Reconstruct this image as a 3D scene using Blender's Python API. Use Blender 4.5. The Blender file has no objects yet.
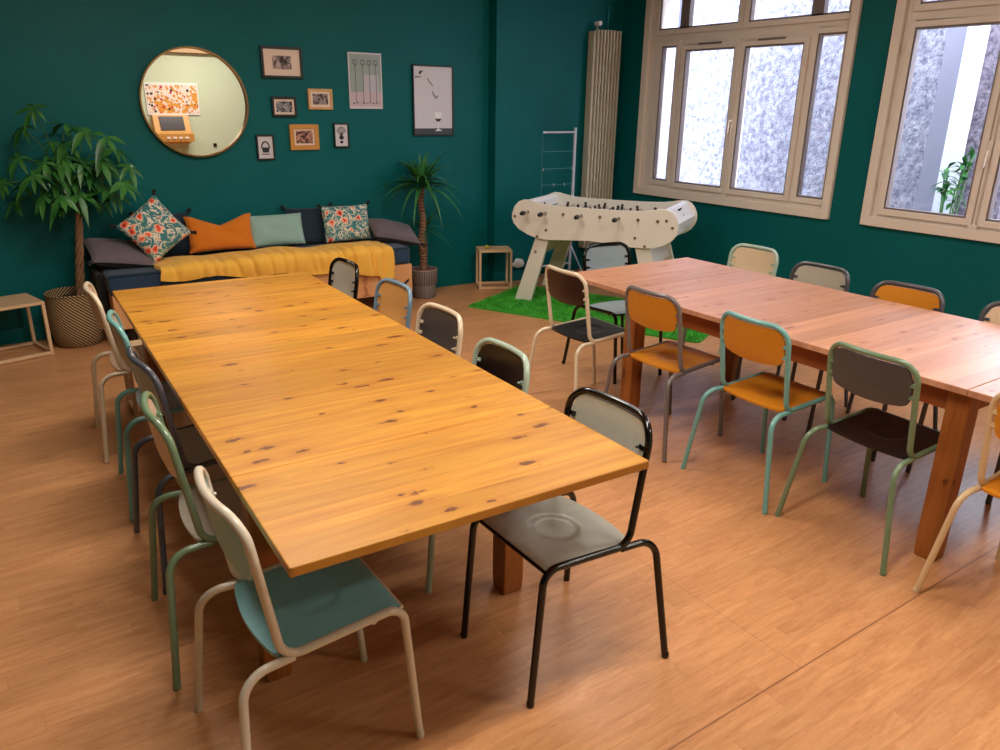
import bpy, math, random
from mathutils import Vector, Matrix
random.seed(7)
SC = bpy.context.scene
COL = SC.collection
PI = math.pi
R = math.radians

# ---------------------------------------------------------------- materials
def new_mat(name):
    m = bpy.data.materials.new(name); m.use_nodes = True
    nt = m.node_tree; b = nt.nodes['Principled BSDF']
    return m, nt, b
def srgb(r, g, b):
    f = lambda c: (c/255/12.92) if c/255 <= .04045 else ((c/255+.055)/1.055)**2.4
    return (f(r), f(g), f(b), 1)
def plain(name, col, rough=.5, metal=0, coat=0, noise=0, nscale=30, bump=0):
    m, nt, b = new_mat(name)
    b.inputs['Base Color'].default_value = col
    b.inputs['Roughness'].default_value = rough
    b.inputs['Metallic'].default_value = metal
    if coat: b.inputs['Coat Weight'].default_value = coat; b.inputs['Coat Roughness'].default_value = .15
    if noise or bump:
        tc = nt.nodes.new('ShaderNodeTexCoord'); n = nt.nodes.new('ShaderNodeTexNoise')
        n.inputs['Scale'].default_value = nscale; n.inputs['Detail'].default_value = 4
        nt.links.new(tc.outputs['Object'], n.inputs['Vector'])
        if noise:
            mx = nt.nodes.new('ShaderNodeMix'); mx.data_type = 'RGBA'
            d = [max(0, c*(1-noise)) for c in col[:3]]+[1]; l = [min(1, c*(1+noise)) for c in col[:3]]+[1]
            mx.inputs['A'].default_value = d; mx.inputs['B'].default_value = l
            nt.links.new(n.outputs['Fac'], mx.inputs['Factor']); nt.links.new(mx.outputs['Result'], b.inputs['Base Color'])
        if bump:
            bp = nt.nodes.new('ShaderNodeBump'); bp.inputs['Strength'].default_value = bump; bp.inputs['Distance'].default_value = .01
            nt.links.new(n.outputs['Fac'], bp.inputs['Height']); nt.links.new(bp.outputs['Normal'], b.inputs['Normal'])
    return m

class NG:
    """small helper to write node maths"""
    def __init__(s, nt): s.nt = nt
    def n(s, t, **k):
        x = s.nt.nodes.new(t)
        for a, v in k.items(): setattr(x, a, v)
        return x
    def link(s, a, b): s.nt.links.new(a, b)
    def math(s, op, a, b=None, c=None, clamp=False):
        x = s.n('ShaderNodeMath', operation=op, use_clamp=clamp)
        for i, v in enumerate((a, b, c)):
            if v is None: continue
            if isinstance(v, (int, float)): x.inputs[i].default_value = v
            else: s.link(v, x.inputs[i])
        return x.outputs[0]
    def mix(s, f, a, b, blend='MIX'):
        x = s.n('ShaderNodeMix', data_type='RGBA', blend_type=blend)
        for k, v in (('Factor', f), ('A', a), ('B', b)):
            sock = x.inputs[k] if k == 'Factor' else [i for i in x.inputs if i.name == k and i.type == 'RGBA'][0]
            if isinstance(v, (int, float, tuple, list)): sock.default_value = v
            else: s.link(v, sock)
        return [o for o in x.outputs if o.type == 'RGBA'][0]
    def ramp(s, f, stops, interp='LINEAR'):
        x = s.n('ShaderNodeValToRGB'); cr = x.color_ramp; cr.interpolation = interp
        while len(cr.elements) < len(stops): cr.elements.new(.5)
        for e, (p, c) in zip(cr.elements, stops): e.position = p; e.color = c
        s.link(f, x.inputs['Fac']); return x.outputs['Color']
    def coords(s, scale=(1, 1, 1), rot=(0, 0, 0), loc=(0, 0, 0), kind='Object'):
        tc = s.n('ShaderNodeTexCoord'); mp = s.n('ShaderNodeMapping')
        mp.inputs['Scale'].default_value = scale; mp.inputs['Rotation'].default_value = rot; mp.inputs['Location'].default_value = loc
        s.link(tc.outputs[kind], mp.inputs['Vector']); return mp.outputs['Vector']
    def sep(s, v):
        x = s.n('ShaderNodeSeparateXYZ'); s.link(v, x.inputs[0]); return x.outputs
    def comb(s, x, y, z):
        c = s.n('ShaderNodeCombineXYZ')
        for i, v in enumerate((x, y, z)):
            if isinstance(v, (int, float)): c.inputs[i].default_value = v
            else: s.link(v, c.inputs[i])
        return c.outputs[0]
    def noise(s, vec, scale, detail=3, rough=.5, dist=0):
        x = s.n('ShaderNodeTexNoise'); x.inputs['Scale'].default_value = scale; x.inputs['Detail'].default_value = detail
        x.inputs['Roughness'].default_value = rough; x.inputs['Distortion'].default_value = dist
        s.link(vec, x.inputs['Vector']); return x.outputs['Fac']
    def wn(s, vec, dim='3D'):
        x = s.n('ShaderNodeTexWhiteNoise', noise_dimensions=dim); s.link(vec, x.inputs['W' if dim == '1D' else 'Vector']); return x.outputs['Value']

def pine(name, base, dark, knot, board=.118, knots=True, ksize=.17, seed=0., rough=.32, axis='X', coat=.0):
    """knotty pine boards; grain and boards run along the chosen object axis"""
    m, nt, b = new_mat(name); g = NG(nt)
    v = g.coords(loc=(seed, seed*.7, 0)); X, Y, Z = g.sep(v)
    if axis == 'Y': X, Y = Y, X
    if axis == 'Z': X, Y = Z, g.math('ADD', X, Y)
    row = g.math('FLOOR', g.math('DIVIDE', Y, board))
    rnd = g.wn(row, '1D')
    off = g.math('MULTIPLY', rnd, 17.3)
    gv = g.comb(g.math('ADD', g.math('MULTIPLY', X, 1.3), off), g.math('MULTIPLY', Y, 22), off)
    grain = g.noise(gv, 1.6, 4, .6, .6)
    fine = g.noise(g.comb(g.math('MULTIPLY', X, 4), g.math('MULTIPLY', Y, 160), off), 1.0, 2)
    col = g.mix(g.math('MULTIPLY', g.math('SUBTRACT', grain, .34, clamp=True), 2.1, clamp=True), base, dark)
    col = g.mix(g.math('MULTIPLY', fine, .22), col, dark)
    # board to board tint
    tint = g.math('ADD', .86, g.math('MULTIPLY', rnd, .28))
    col = g.mix(1.0, col, g.comb(tint, tint, tint), 'MULTIPLY')
    if knots:
        vo = g.n('ShaderNodeTexVoronoi', feature='F1', voronoi_dimensions='2D'); vo.inputs['Scale'].default_value = 1; vo.inputs['Randomness'].default_value = 1
        g.link(g.comb(g.math('MULTIPLY', X, 3.6), g.math('MULTIPLY', Y, 9.5), 0), vo.inputs['Vector'])
        sel = g.wn(vo.outputs['Position'])
        rad = g.math('MULTIPLY', g.math('POWER', sel, 1.5), ksize)
        wob = g.math('MULTIPLY', g.math('SUBTRACT', g.noise(v, 38, 3), .5), .26)
        d = g.math('ADD', vo.outputs['Distance'], wob)
        k = g.math('SUBTRACT', 1, g.math('DIVIDE', d, g.math('ADD', rad, .004)), clamp=True)
        k = g.math('MULTIPLY', g.math('MULTIPLY', k, 2.0, clamp=True), .85)
        halo = g.math('SUBTRACT', 1, g.math('DIVIDE', d, g.math('ADD', g.math('MULTIPLY', rad, 3.2), .012)), clamp=True)
        col = g.mix(g.math('MULTIPLY', halo, .55), col, dark)
        col = g.mix(k, col, knot)
    # joint line between boards
    fr = g.math('FRACT', g.math('DIVIDE', Y, board))
    j = g.math('LESS_THAN', fr, .022)
    col = g.mix(g.math('MULTIPLY', j, .3), col, dark)
    g.link(col, b.inputs['Base Color'])
    b.inputs['Roughness'].default_value = rough
    if coat: b.inputs['Coat Weight'].default_value = coat; b.inputs['Coat Roughness'].default_value = .2
    bp = g.n('ShaderNodeBump'); bp.inputs['Strength'].default_value = .06; bp.inputs['Distance'].default_value = .004
    g.link(fine, bp.inputs['Height']); g.link(bp.outputs['Normal'], b.inputs['Normal'])
    return m

def floor_mat():
    m, nt, b = new_mat('vinyl_plank_floor'); g = NG(nt)
    v = g.coords(); X, Y, Z = g.sep(v)
    row = g.math('FLOOR', g.math('DIVIDE', Y, .085)); r0 = g.wn(row, '1D')
    xs = g.math('ADD', X, g.math('MULTIPLY', r0, .9))
    cell = g.math('FLOOR', g.math('DIVIDE', xs, .62))
    rnd = g.wn(g.comb(row, cell, 0))
    gv = g.comb(g.math('ADD', g.math('MULTIPLY', X, 3), g.math('MULTIPLY', rnd, 9)), g.math('MULTIPLY', Y, 26), rnd)
    gr = g.noise(gv, 1.5, 5, .62, .8)
    mott = g.noise(g.comb(g.math('MULTIPLY', X, 9), g.math('MULTIPLY', Y, 26), rnd), 2.2, 3, .6, 1.5)
    A = srgb(206, 150, 102); B = srgb(162, 102, 60)
    col = g.mix(g.math('MULTIPLY', g.math('SUBTRACT', gr, .32, clamp=True), 1.7, clamp=True), A, B)
    col = g.mix(g.math('MULTIPLY', g.math('SUBTRACT', mott, .5, clamp=True), 1.6, clamp=True), col, srgb(216, 158, 116))
    t = g.math('ADD', .93, g.math('MULTIPLY', rnd, .14))
    col = g.mix(1.0, col, g.comb(t, t, t), 'MULTIPLY')
    fy = g.math('FRACT', g.math('DIVIDE', Y, .085)); fx = g.math('FRACT', g.math('DIVIDE', xs, .62))
    ln = g.math('MAXIMUM', g.math('LESS_THAN', fy, .03), g.math('LESS_THAN', fx, .005))
    col = g.mix(g.math('MULTIPLY', ln, .18), col, srgb(140, 84, 50))
    # welded sheet seams
    s1 = g.math('LESS_THAN', g.math('ABSOLUTE', g.math('SUBTRACT', Y, 1.10)), .0028)
    s2 = g.math('MULTIPLY', g.math('LESS_THAN', g.math('ABSOLUTE', g.math('SUBTRACT', X, 1.95)), .002), g.math('GREATER_THAN', Y, 1.10))
    s3 = g.math('LESS_THAN', g.math('ABSOLUTE', g.math('SUBTRACT', Y, 3.1)), .002)
    col = g.mix(g.math('MULTIPLY', g.math('MAXIMUM', s1, g.math('MULTIPLY', g.math('MAXIMUM', s2, s3), .5)), .65), col, srgb(110, 64, 40))
    g.link(col, b.inputs['Base Color'])
    b.inputs['Roughness'].default_value = .34
    b.inputs['Specular IOR Level'].default_value = .45
    bp = g.n('ShaderNodeBump'); bp.inputs['Strength'].default_value = .12; bp.inputs['Distance'].default_value = .003
    g.link(g.noise(v, 45, 3), bp.inputs['Height']); g.link(bp.outputs['Normal'], b.inputs['Normal'])
    return m

def wall_mat(name, col, rough=.55, var=.06):
    m, nt, b = new_mat(name); g = NG(nt)
    v = g.coords()
    n = g.noise(v, 2.2, 4)
    c2 = tuple(c*(1+var*2.5) for c in col[:3])+(1,); c1 = tuple(c*(1-var*2.5) for c in col[:3])+(1,)
    g.link(g.mix(n, c1, c2), b.inputs['Base Color'])
    b.inputs['Roughness'].default_value = rough; b.inputs['Specular IOR Level'].default_value = .18
    bp = g.n('ShaderNodeBump'); bp.inputs['Strength'].default_value = .25; bp.inputs['Distance'].default_value = .004
    g.link(g.noise(v, 55, 3), bp.inputs['Height']); g.link(bp.outputs['Normal'], b.inputs['Normal'])
    return m

def stucco(name, c1, c2, scale=34):
    m, nt, b = new_mat(name); g = NG(nt)
    v = g.coords()
    vo = g.n('ShaderNodeTexVoronoi'); vo.inputs['Scale'].default_value = scale; g.link(v, vo.inputs['Vector'])
    n = g.noise(v, scale*.9, 4, .65)
    f = g.math('MULTIPLY', g.math('SUBTRACT', n, .36, clamp=True), 3.2, clamp=True)
    g.link(g.mix(f, c2, c1), b.inputs['Base Color'])
    b.inputs['Roughness'].default_value = .9
    bp = g.n('ShaderNodeBump'); bp.inputs['Strength'].default_value = .9; bp.inputs['Distance'].default_value = .03
    g.link(n, bp.inputs['Height']); g.link(bp.outputs['Normal'], b.inputs['Normal'])
    return m

def fabric(name, col, bump=.25, scale=260, var=.12, sheen=.15):
    m, nt, b = new_mat(name); g = NG(nt)
    v = g.coords(); n = g.noise(v, scale, 2); n2 = g.noise(v, 9, 3)
    c1 = tuple(c*(1-var) for c in col[:3])+(1,); c2 = tuple(min(1, c*(1+var)) for c in col[:3])+(1,)
    g.link(g.mix(g.math('MULTIPLY', g.math('ADD', n, n2), .5), c1, c2), b.inputs['Base Color'])
    b.inputs['Roughness'].default_value = .9; b.inputs['Sheen Weight'].default_value = sheen
    bp = g.n('ShaderNodeBump'); bp.inputs['Strength'].default_value = bump; bp.inputs['Distance'].default_value = .004
    g.link(n, bp.inputs['Height']); g.link(bp.outputs['Normal'], b.inputs['Normal'])
    return m

def floral(name, seed):
    m, nt, b = new_mat(name); g = NG(nt)
    v = g.coords(loc=(seed, seed, 0))
    base = srgb(58, 118, 122)
    w = g.noise(v, 15, 2, .5, 1.6)
    leaf = g.math('LESS_THAN', g.math('ABSOLUTE', g.math('SUBTRACT', w, .5)), .04)
    col = g.mix(leaf, base, srgb(216, 206, 186))
    vo2 = g.n('ShaderNodeTexVoronoi'); vo2.inputs['Scale'].default_value = 26; g.link(v, vo2.inputs['Vector'])
    s2 = g.math('MULTIPLY', g.math('LESS_THAN', vo2.outputs['Distance'], .33), g.math('GREATER_THAN', g.wn(vo2.outputs['Position']), .62))
    col = g.mix(s2, col, srgb(150, 172, 140))
    vo = g.n('ShaderNodeTexVoronoi'); vo.inputs['Scale'].default_value = 15
    warp = g.n('ShaderNodeTexNoise'); warp.inputs['Scale'].default_value = 30; g.link(v, warp.inputs['Vector'])
    vm = g.n('ShaderNodeVectorMath', operation='MULTIPLY_ADD'); g.link(warp.outputs['Color'], vm.inputs[0]); vm.inputs[1].default_value = (.05, .05, .05); g.link(v, vm.inputs[2])
    g.link(vm.outputs[0], vo.inputs['Vector'])
    sel = g.wn(vo.outputs['Position'])
    fl = g.math('MULTIPLY', g.math('LESS_THAN', vo.outputs['Distance'], .46), g.math('GREATER_THAN', sel, .60))
    fc = g.ramp(vo.outputs['Distance'], [(0, srgb(120, 40, 50)), (.12, srgb(226, 70, 46)), (.26, srgb(238, 120, 84)), (.34, srgb(236, 190, 160))], 'CONSTANT')
    col = g.mix(fl, col, fc)
    g.link(col, b.inputs['Base Color']); b.inputs['Roughness'].default_value = .85
    return m

def leaf_mat(name, a, c):
    m, nt, b = new_mat(name); g = NG(nt)
    v = g.coords(); n = g.noise(v, 7, 2)
    g.link(g.mix(g.math('MULTIPLY', g.math('SUBTRACT', n, .3, clamp=True), 2.4, clamp=True), a, c), b.inputs['Base Color'])
    b.inputs['Roughness'].default_value = .42
    b.inputs['Subsurface Weight'].default_value = 0
    return m

def photo_mat(name, dark, light, scale=14, seed=0., thr=.5):
    m, nt, b = new_mat(name); g = NG(nt)
    v = g.coords(loc=(seed, 0, seed*2))
    n = g.noise(v, scale, 3, .6, 1.0)
    f = g.math('MULTIPLY', g.math('SUBTRACT', n, thr-.09, clamp=True), 5, clamp=True)
    g.link(g.mix(f, dark, light), b.inputs['Base Color']); b.inputs['Roughness'].default_value = .3
    return m

def emit(name, col, s):
    m, nt, b = new_mat(name)
    b.inputs['Base Color'].default_value = col
    b.inputs['Emission Color'].default_value = col; b.inputs['Emission Strength'].default_value = s
    return m

def glass_mat():
    m, nt, b = new_mat('window_glass')
    nt.nodes.remove(b); g = NG(nt); out = [n for n in nt.nodes if n.type == 'OUTPUT_MATERIAL'][0]
    tr = g.n('ShaderNodeBsdfTransparent'); gl = g.n('ShaderNodeBsdfGlossy'); gl.inputs['Roughness'].default_value = .02
    fr = g.n('ShaderNodeFresnel'); ge = g.n('ShaderNodeNewGeometry')
    g.link(g.math('ADD', 1.45, g.math('MULTIPLY', ge.outputs['Backfacing'], 1/1.45-1.45)), fr.inputs['IOR'])
    mx = g.n('ShaderNodeMixShader'); g.link(fr.outputs[0], mx.inputs[0]); g.link(tr.outputs[0], mx.inputs[1]); g.link(gl.outputs[0], mx.inputs[2])
    g.link(mx.outputs[0], out.inputs['Surface']); return m

M = {}
M['floor'] = floor_mat()
TEAL = srgb(0, 92, 94)
M['teal'] = wall_mat('teal_wall_paint', TEAL, .5)
M['teal_gloss'] = wall_mat('teal_skirting_paint', TEAL, .35, .02)
M['pale'] = wall_mat('pale_green_wall_paint', srgb(200, 210, 186), .7, .01)
M['ceiling'] = plain('white_ceiling', srgb(225, 218, 205), .8)
M['woodbeam'] = plain('cream_beam_paint', srgb(196, 160, 122), .5, noise=.08, nscale=3)
M['winframe'] = plain('cream_window_paint', srgb(228, 214, 202), .45, noise=.05, nscale=6)
M['gasket'] = plain('grey_glazing_bead', srgb(120, 108, 106), .5)
M['glass'] = glass_mat()
M['table'] = pine('orange_pine_boards', srgb(208, 150, 52), srgb(164, 98, 26), srgb(92, 38, 14), seed=0.13, ksize=.15, rough=.42)
M['table_edge'] = pine('orange_pine_edge', srgb(214, 144, 54), srgb(184, 108, 32), srgb(120, 60, 20), knots=False, rough=.4)
M['table2'] = pine('window_tinted_pine_boards', srgb(206, 152, 118), srgb(178, 118, 88), srgb(138, 84, 66), ksize=.12, seed=3.4, rough=.40)  # same pine as the other table; pinker base paints in cool window light
M['leg_wood'] = pine('stained_pine_leg', srgb(164, 98, 40), srgb(128, 68, 24), srgb(70, 26, 10), board=.3, seed=1.7, rough=.42, axis='Z')
M['apron_wood'] = pine('stained_pine_apron', srgb(156, 86, 38), srgb(120, 58, 24), srgb(70, 26, 10), board=.3, seed=5.1, rough=.45, axis='Y')
M['sofa_wood'] = pine('pale_pine_box', srgb(214, 158, 104), srgb(190, 124, 72), srgb(140, 78, 40), board=.085, seed=2.2, rough=.5)
M['stool_wood'] = plain('pale_birch', srgb(214, 178, 138), .5, noise=.08, nscale=14)
M['brass'] = plain('brushed_brass', srgb(132, 104, 68), .36, 1)
M['mirror'] = plain('mirror_silver', (.93, .94, .9, 1), .0, 1)
M['black_frame'] = plain('black_picture_frame', srgb(10, 8, 9), .4)
M['oak_frame'] = plain('ochre_wood_frame', srgb(196, 138, 62), .5, noise=.1, nscale=40)
M['lightoak_frame'] = plain('light_wood_frame', srgb(206, 160, 100), .5, noise=.1, nscale=40)
M['passepartout'] = plain('cream_mount_card', srgb(226, 204, 186), .8)
M['paper'] = plain('white_paper', srgb(206, 202, 208), .45)
M['ink'] = plain('black_ink', srgb(28, 24, 26), .6)
M['greyink'] = plain('grey_ink', srgb(110, 110, 116), .6)
M['whiteink'] = plain('white_ink', srgb(230, 230, 230), .6)
M['navy'] = fabric('navy_canvas', srgb(24, 52, 78), .2, var=.2)
M['navy_dark'] = fabric('dark_navy_canvas', srgb(14, 36, 52), .2, var=.2)
M['blackfab'] = fabric('black_fabric', srgb(12, 12, 16), .2)
M['mustard'] = fabric('mustard_quilt', srgb(236, 178, 66), .3)
M['orange_fab'] = fabric('burnt_orange_linen', srgb(206, 112, 10), .3)
M['sage'] = fabric('sage_linen', srgb(138, 172, 162), .3)
M['greyfab'] = fabric('mauve_grey_weave', srgb(100, 88, 94), .5, 150, .35)
M['floral_a'] = floral('floral_print', 0.3)
M['floral_b'] = floral('floral_print_two', 2.9)
M['leaf'] = leaf_mat('glossy_leaf', srgb(14, 70, 26), srgb(66, 128, 52))
M['leaf_y'] = leaf_mat('yucca_leaf', srgb(20, 74, 40), srgb(64, 132, 62))
M['petiole'] = plain('green_stem', srgb(60, 100, 34), .5)
M['trunk'] = plain('braided_bark', srgb(126, 92, 62), .8, noise=.35, nscale=30, bump=.6)
M['soil'] = plain('potting_soil', srgb(46, 30, 22), .95, noise=.4, nscale=60, bump=.8)
M['terracotta'] = plain('terracotta_liner', srgb(130, 72, 48), .8)
M['white_paint'] = plain('cream_lacquer', srgb(228, 222, 212), .35)
M['foos_white'] = plain('white_lacquer', srgb(236, 234, 234), .3)
M['metal'] = plain('brushed_steel', srgb(150, 140, 128), .35, .9)
M['chrome'] = plain('chrome_rod', srgb(200, 200, 200), .15, 1)
M['bakelite'] = plain('black_bakelite', srgb(30, 22, 20), .3)
M['player_red'] = plain('dark_red_player', srgb(70, 26, 30), .45)
M['player_blue'] = plain('dark_blue_player', srgb(30, 34, 52), .45)
M['pitch'] = plain('pitch_linoleum', srgb(120, 130, 124), .5)
M['radiator'] = plain('beige_radiator_enamel', srgb(188, 178, 156), .4)
M['rack_white'] = plain('white_powder_coat', srgb(206, 206, 222), .4)
M['wire'] = plain('thin_white_wire', srgb(110, 150, 160), .4)
M['seat_metal'] = plain('rivet_metal', srgb(170, 160, 140), .3, .9)
M['rubber'] = plain('dark_rubber', srgb(40, 36, 34), .7)
M['stucco'] = stucco('white_roughcast', srgb(158, 157, 168), srgb(96, 94, 112), 22)
M['stucco_pink'] = stucco('pinkish_roughcast', srgb(150, 138, 150), srgb(88, 78, 94), 24)
M['smooth_out'] = plain('smooth_grey_render', srgb(126, 125, 140), .85, noise=.03, nscale=3)
M['white_out'] = plain('white_painted_pilaster', srgb(215, 215, 220), .8)
M['out_ground'] = plain('courtyard_concrete', srgb(170, 168, 172), .9, noise=.1, nscale=4)
M['out_dark'] = plain('dark_violet_render', srgb(70, 60, 90), .8)

def basket_mat():
    m, nt, b = new_mat('woven_seagrass'); g = NG(nt)
    v = g.coords(); X, Y, Z = g.sep(v)
    ang = g.math('ARCTAN2', Y, X)
    s = g.math('ADD', g.math('MULTIPLY', ang, 40/(2*PI)), g.math('MULTIPLY', Z, 42))
    f = g.math('FRACT', s)
    st = g.math('GREATER_THAN', f, .52)
    rows = g.math('FRACT', g.math('MULTIPLY', Z, 110))
    c = g.mix(g.math('MULTIPLY', g.math('LESS_THAN', rows, .3), .4), srgb(170, 142, 98), srgb(110, 86, 56))
    c = srgb(176, 148, 104)
    g.link(g.mix(st, c, srgb(34, 28, 24)), b.inputs['Base Color']); b.inputs['Roughness'].default_value = .85
    return m
M['basket'] = basket_mat()
def pot_mat():
    m, nt, b = new_mat('grey_knitted_pot'); g = NG(nt)
    v = g.coords(); X, Y, Z = g.sep(v)
    ang = g.math('ARCTAN2', Y, X)
    f = g.math('FRACT', g.math('MULTIPLY', ang, 34/(2*PI)))
    r = g.math('FRACT', g.math('MULTIPLY', Z, 60))
    k = g.math('MAXIMUM', g.math('LESS_THAN', f, .3), g.math('MULTIPLY', g.math('LESS_THAN', r, .25), .4))
    g.link(g.mix(k, srgb(132, 120, 114), srgb(70, 62, 60)), b.inputs['Base Color']); b.inputs['Roughness'].default_value = .9
    return m
M['pot'] = pot_mat()
def yucca_trunk():
    m, nt, b = new_mat('yucca_bark'); g = NG(nt)
    v = g.coords(); X, Y, Z = g.sep(v)
    w = g.math('FRACT', g.math('ADD', g.math('MULTIPLY', Z, 34), g.math('MULTIPLY', g.noise(v, 40, 2), 1.6)))
    g.link(g.mix(g.math('GREATER_THAN', w, .6), srgb(140, 104, 78), srgb(78, 50, 36)), b.inputs['Base Color']); b.inputs['Roughness'].default_value = .9
    return m
M['yucca_trunk'] = yucca_trunk()
def grass_mat():
    m, nt, b = new_mat('artificial_grass'); g = NG(nt)
    v = g.coords(); n = g.noise(v, 90, 3)
    g.link(g.mix(n, srgb(24, 110, 24), srgb(70, 190, 46)), b.inputs['Base Color']); b.inputs['Roughness'].default_value = .8
    return m
M['grass'] = grass_mat()
M['blade'] = leaf_mat('grass_blade', srgb(30, 128, 28), srgb(92, 200, 60))
def poster_mat():
    m, nt, b = new_mat('colourful_patterned_print'); g = NG(nt)
    v = g.coords()
    vo = g.n('ShaderNodeTexVoronoi'); vo.inputs['Scale'].default_value = 21; g.link(v, vo.inputs['Vector'])
    sel = g.wn(vo.outputs['Position'])
    c = g.ramp(sel, [(0, srgb(214, 150, 60)), (.25, srgb(236, 220, 206)), (.55, srgb(60, 36, 34)), (.68, srgb(190, 60, 60)), (.8, srgb(226, 140, 50)), (.92, srgb(230, 214, 210))], 'CONSTANT')
    k = g.math('LESS_THAN', vo.outputs['Distance'], .52)
    big = g.math('GREATER_THAN', g.noise(v, 4.2, 1), .56)
    bg = g.mix(big, srgb(232, 216, 208), srgb(224, 152, 60))
    g.link(g.mix(k, bg, c), b.inputs['Base Color']); b.inputs['Roughness'].default_value = .6
    return m
M['poster_print'] = poster_mat()
M['screen'] = plain('dark_grey_screen', srgb(60, 54, 62), .25)
M['cab_wood'] = plain('golden_plywood', srgb(212, 156, 84), .45, noise=.08, nscale=8)

# ---------------------------------------------------------------- mesh builder
class MB:
    def __init__(s): s.v = []; s.f = []
    def add(s, vs, fs):
        o = len(s.v); s.v += [tuple(p) for p in vs]; s.f += [tuple(i+o for i in f) for f in fs]; return s
    def box(s, a, b, mat=None):
        x0, y0, z0 = a; x1, y1, z1 = b
        vs = [Vector(p) for p in [(x0,y0,z0),(x1,y0,z0),(x1,y1,z0),(x0,y1,z0),(x0,y0,z1),(x1,y0,z1),(x1,y1,z1),(x0,y1,z1)]]
        if mat: vs = [mat @ p for p in vs]
        return s.add(vs, [(3,2,1,0),(4,5,6,7),(0,1,5,4),(1,2,6,5),(2,3,7,6),(3,0,4,7)])
    def tube(s, pts, r, n=12, cap=True, rfun=None):
        pts = [Vector(p) for p in pts]; N = len(pts)
        t = (pts[1]-pts[0]).normalized()
        up = Vector((0,0,1)) if abs(t.z) < .9 else Vector((1,0,0))
        nrm = t.cross(up).normalized(); vs = []; prev = t
        for i, p in enumerate(pts):
            if i == 0: t = (pts[1]-pts[0]).normalized()
            elif i == N-1: t = (pts[-1]-pts[-2]).normalized()
            else: t = ((pts[i+1]-pts[i]).normalized()+(pts[i]-pts[i-1]).normalized()).normalized()
            ax = prev.cross(t)
            if ax.length > 1e-7: nrm = Matrix.Rotation(prev.angle(t), 3, ax.normalized()) @ nrm
            nrm = (nrm - t*nrm.dot(t)).normalized(); bn = t.cross(nrm); prev = t
            rr = rfun(i/(N-1)) if rfun else r
            for k in range(n):
                a = 2*PI*k/n; vs.append(p+nrm*math.cos(a)*rr+bn*math.sin(a)*rr)
        fs = [(i*n+k, i*n+(k+1)%n, (i+1)*n+(k+1)%n, (i+1)*n+k) for i in range(N-1) for k in range(n)]
        if cap: fs += [tuple(range(n))[::-1], tuple((N-1)*n+k for k in range(n))]
        return s.add(vs, fs)
    def lathe(s, prof, n=40, cx=0, cy=0):
        vs = [(cx+r*math.cos(2*PI*k/n), cy+r*math.sin(2*PI*k/n), z) for r, z in prof for k in range(n)]
        fs = [(i*n+k, i*n+(k+1)%n, (i+1)*n+(k+1)%n, (i+1)*n+k) for i in range(len(prof)-1) for k in range(n)]
        if prof[0][0] > 1e-4: fs.append(tuple(range(n))[::-1])
        if prof[-1][0] > 1e-4: fs.append(tuple((len(prof)-1)*n+k for k in range(n)))
        return s.add(vs, fs)
    def prism(s, poly, d0, d1, fn):
        """poly (a,b) extruded between d0,d1; fn(a,b,d)->xyz"""
        n = len(poly); vs = [fn(a, b, d0) for a, b in poly]+[fn(a, b, d1) for a, b in poly]
        fs = [tuple(range(n))[::-1], tuple(range(n, 2*n))]+[(k, (k+1)%n, n+(k+1)%n, n+k) for k in range(n)]
        return s.add(vs, fs)
    def ball(s, c, r, sc=(1,1,1), n=12, m=8):
        vs = []; 
        for j in range(m+1):
            th = PI*j/m
            for k in range(n): vs.append((c[0]+r*sc[0]*math.sin(th)*math.cos(2*PI*k/n), c[1]+r*sc[1]*math.sin(th)*math.sin(2*PI*k/n), c[2]+r*sc[2]*math.cos(th)))
        fs = [(j*n+k, (j+1)*n+k, (j+1)*n+(k+1)%n, j*n+(k+1)%n) for j in range(m) for k in range(n)]
        return s.add(vs, fs)
    def build(s, name, mat, parent=None, smooth=False, bevel=0, loc=None):
        me = bpy.data.meshes.new(name); me.from_pydata(s.v, [], s.f)
        import bmesh
        bm = bmesh.new(); bm.from_mesh(me); bmesh.ops.remove_doubles(bm, verts=bm.verts, dist=1e-6); bmesh.ops.recalc_face_normals(bm, faces=bm.faces); bm.to_mesh(me); bm.free()
        me.materials.append(M[mat] if isinstance(mat, str) else mat)
        if smooth:
            for p in me.polygons: p.use_smooth = True
            try: me.set_sharp_from_angle(angle=R(48))
            except Exception: pass
        o = bpy.data.objects.new(name, me); COL.objects.link(o)
        if loc: o.location = loc
        if parent: o.parent = parent
        if bevel:
            b = o.modifiers.new('bevel', 'BEVEL'); b.width = bevel; b.segments = 2; b.limit_method = 'ANGLE'; b.angle_limit = R(40)
        return o

def thing(name, label, cat, loc=(0,0,0), rz=0, group=None):
    o = bpy.data.objects.new(name, None); COL.objects.link(o); o.empty_display_size = .1
    o.location = loc; o.rotation_euler = (0, 0, rz); o['label'] = label; o['category'] = cat
    if group: o['group'] = group
    return o
def tag(o, label, cat, group=None):
    o['label'] = label; o['category'] = cat
    if group: o['group'] = group
    return o
def struct(o): o['kind'] = 'structure'; return o

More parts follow.
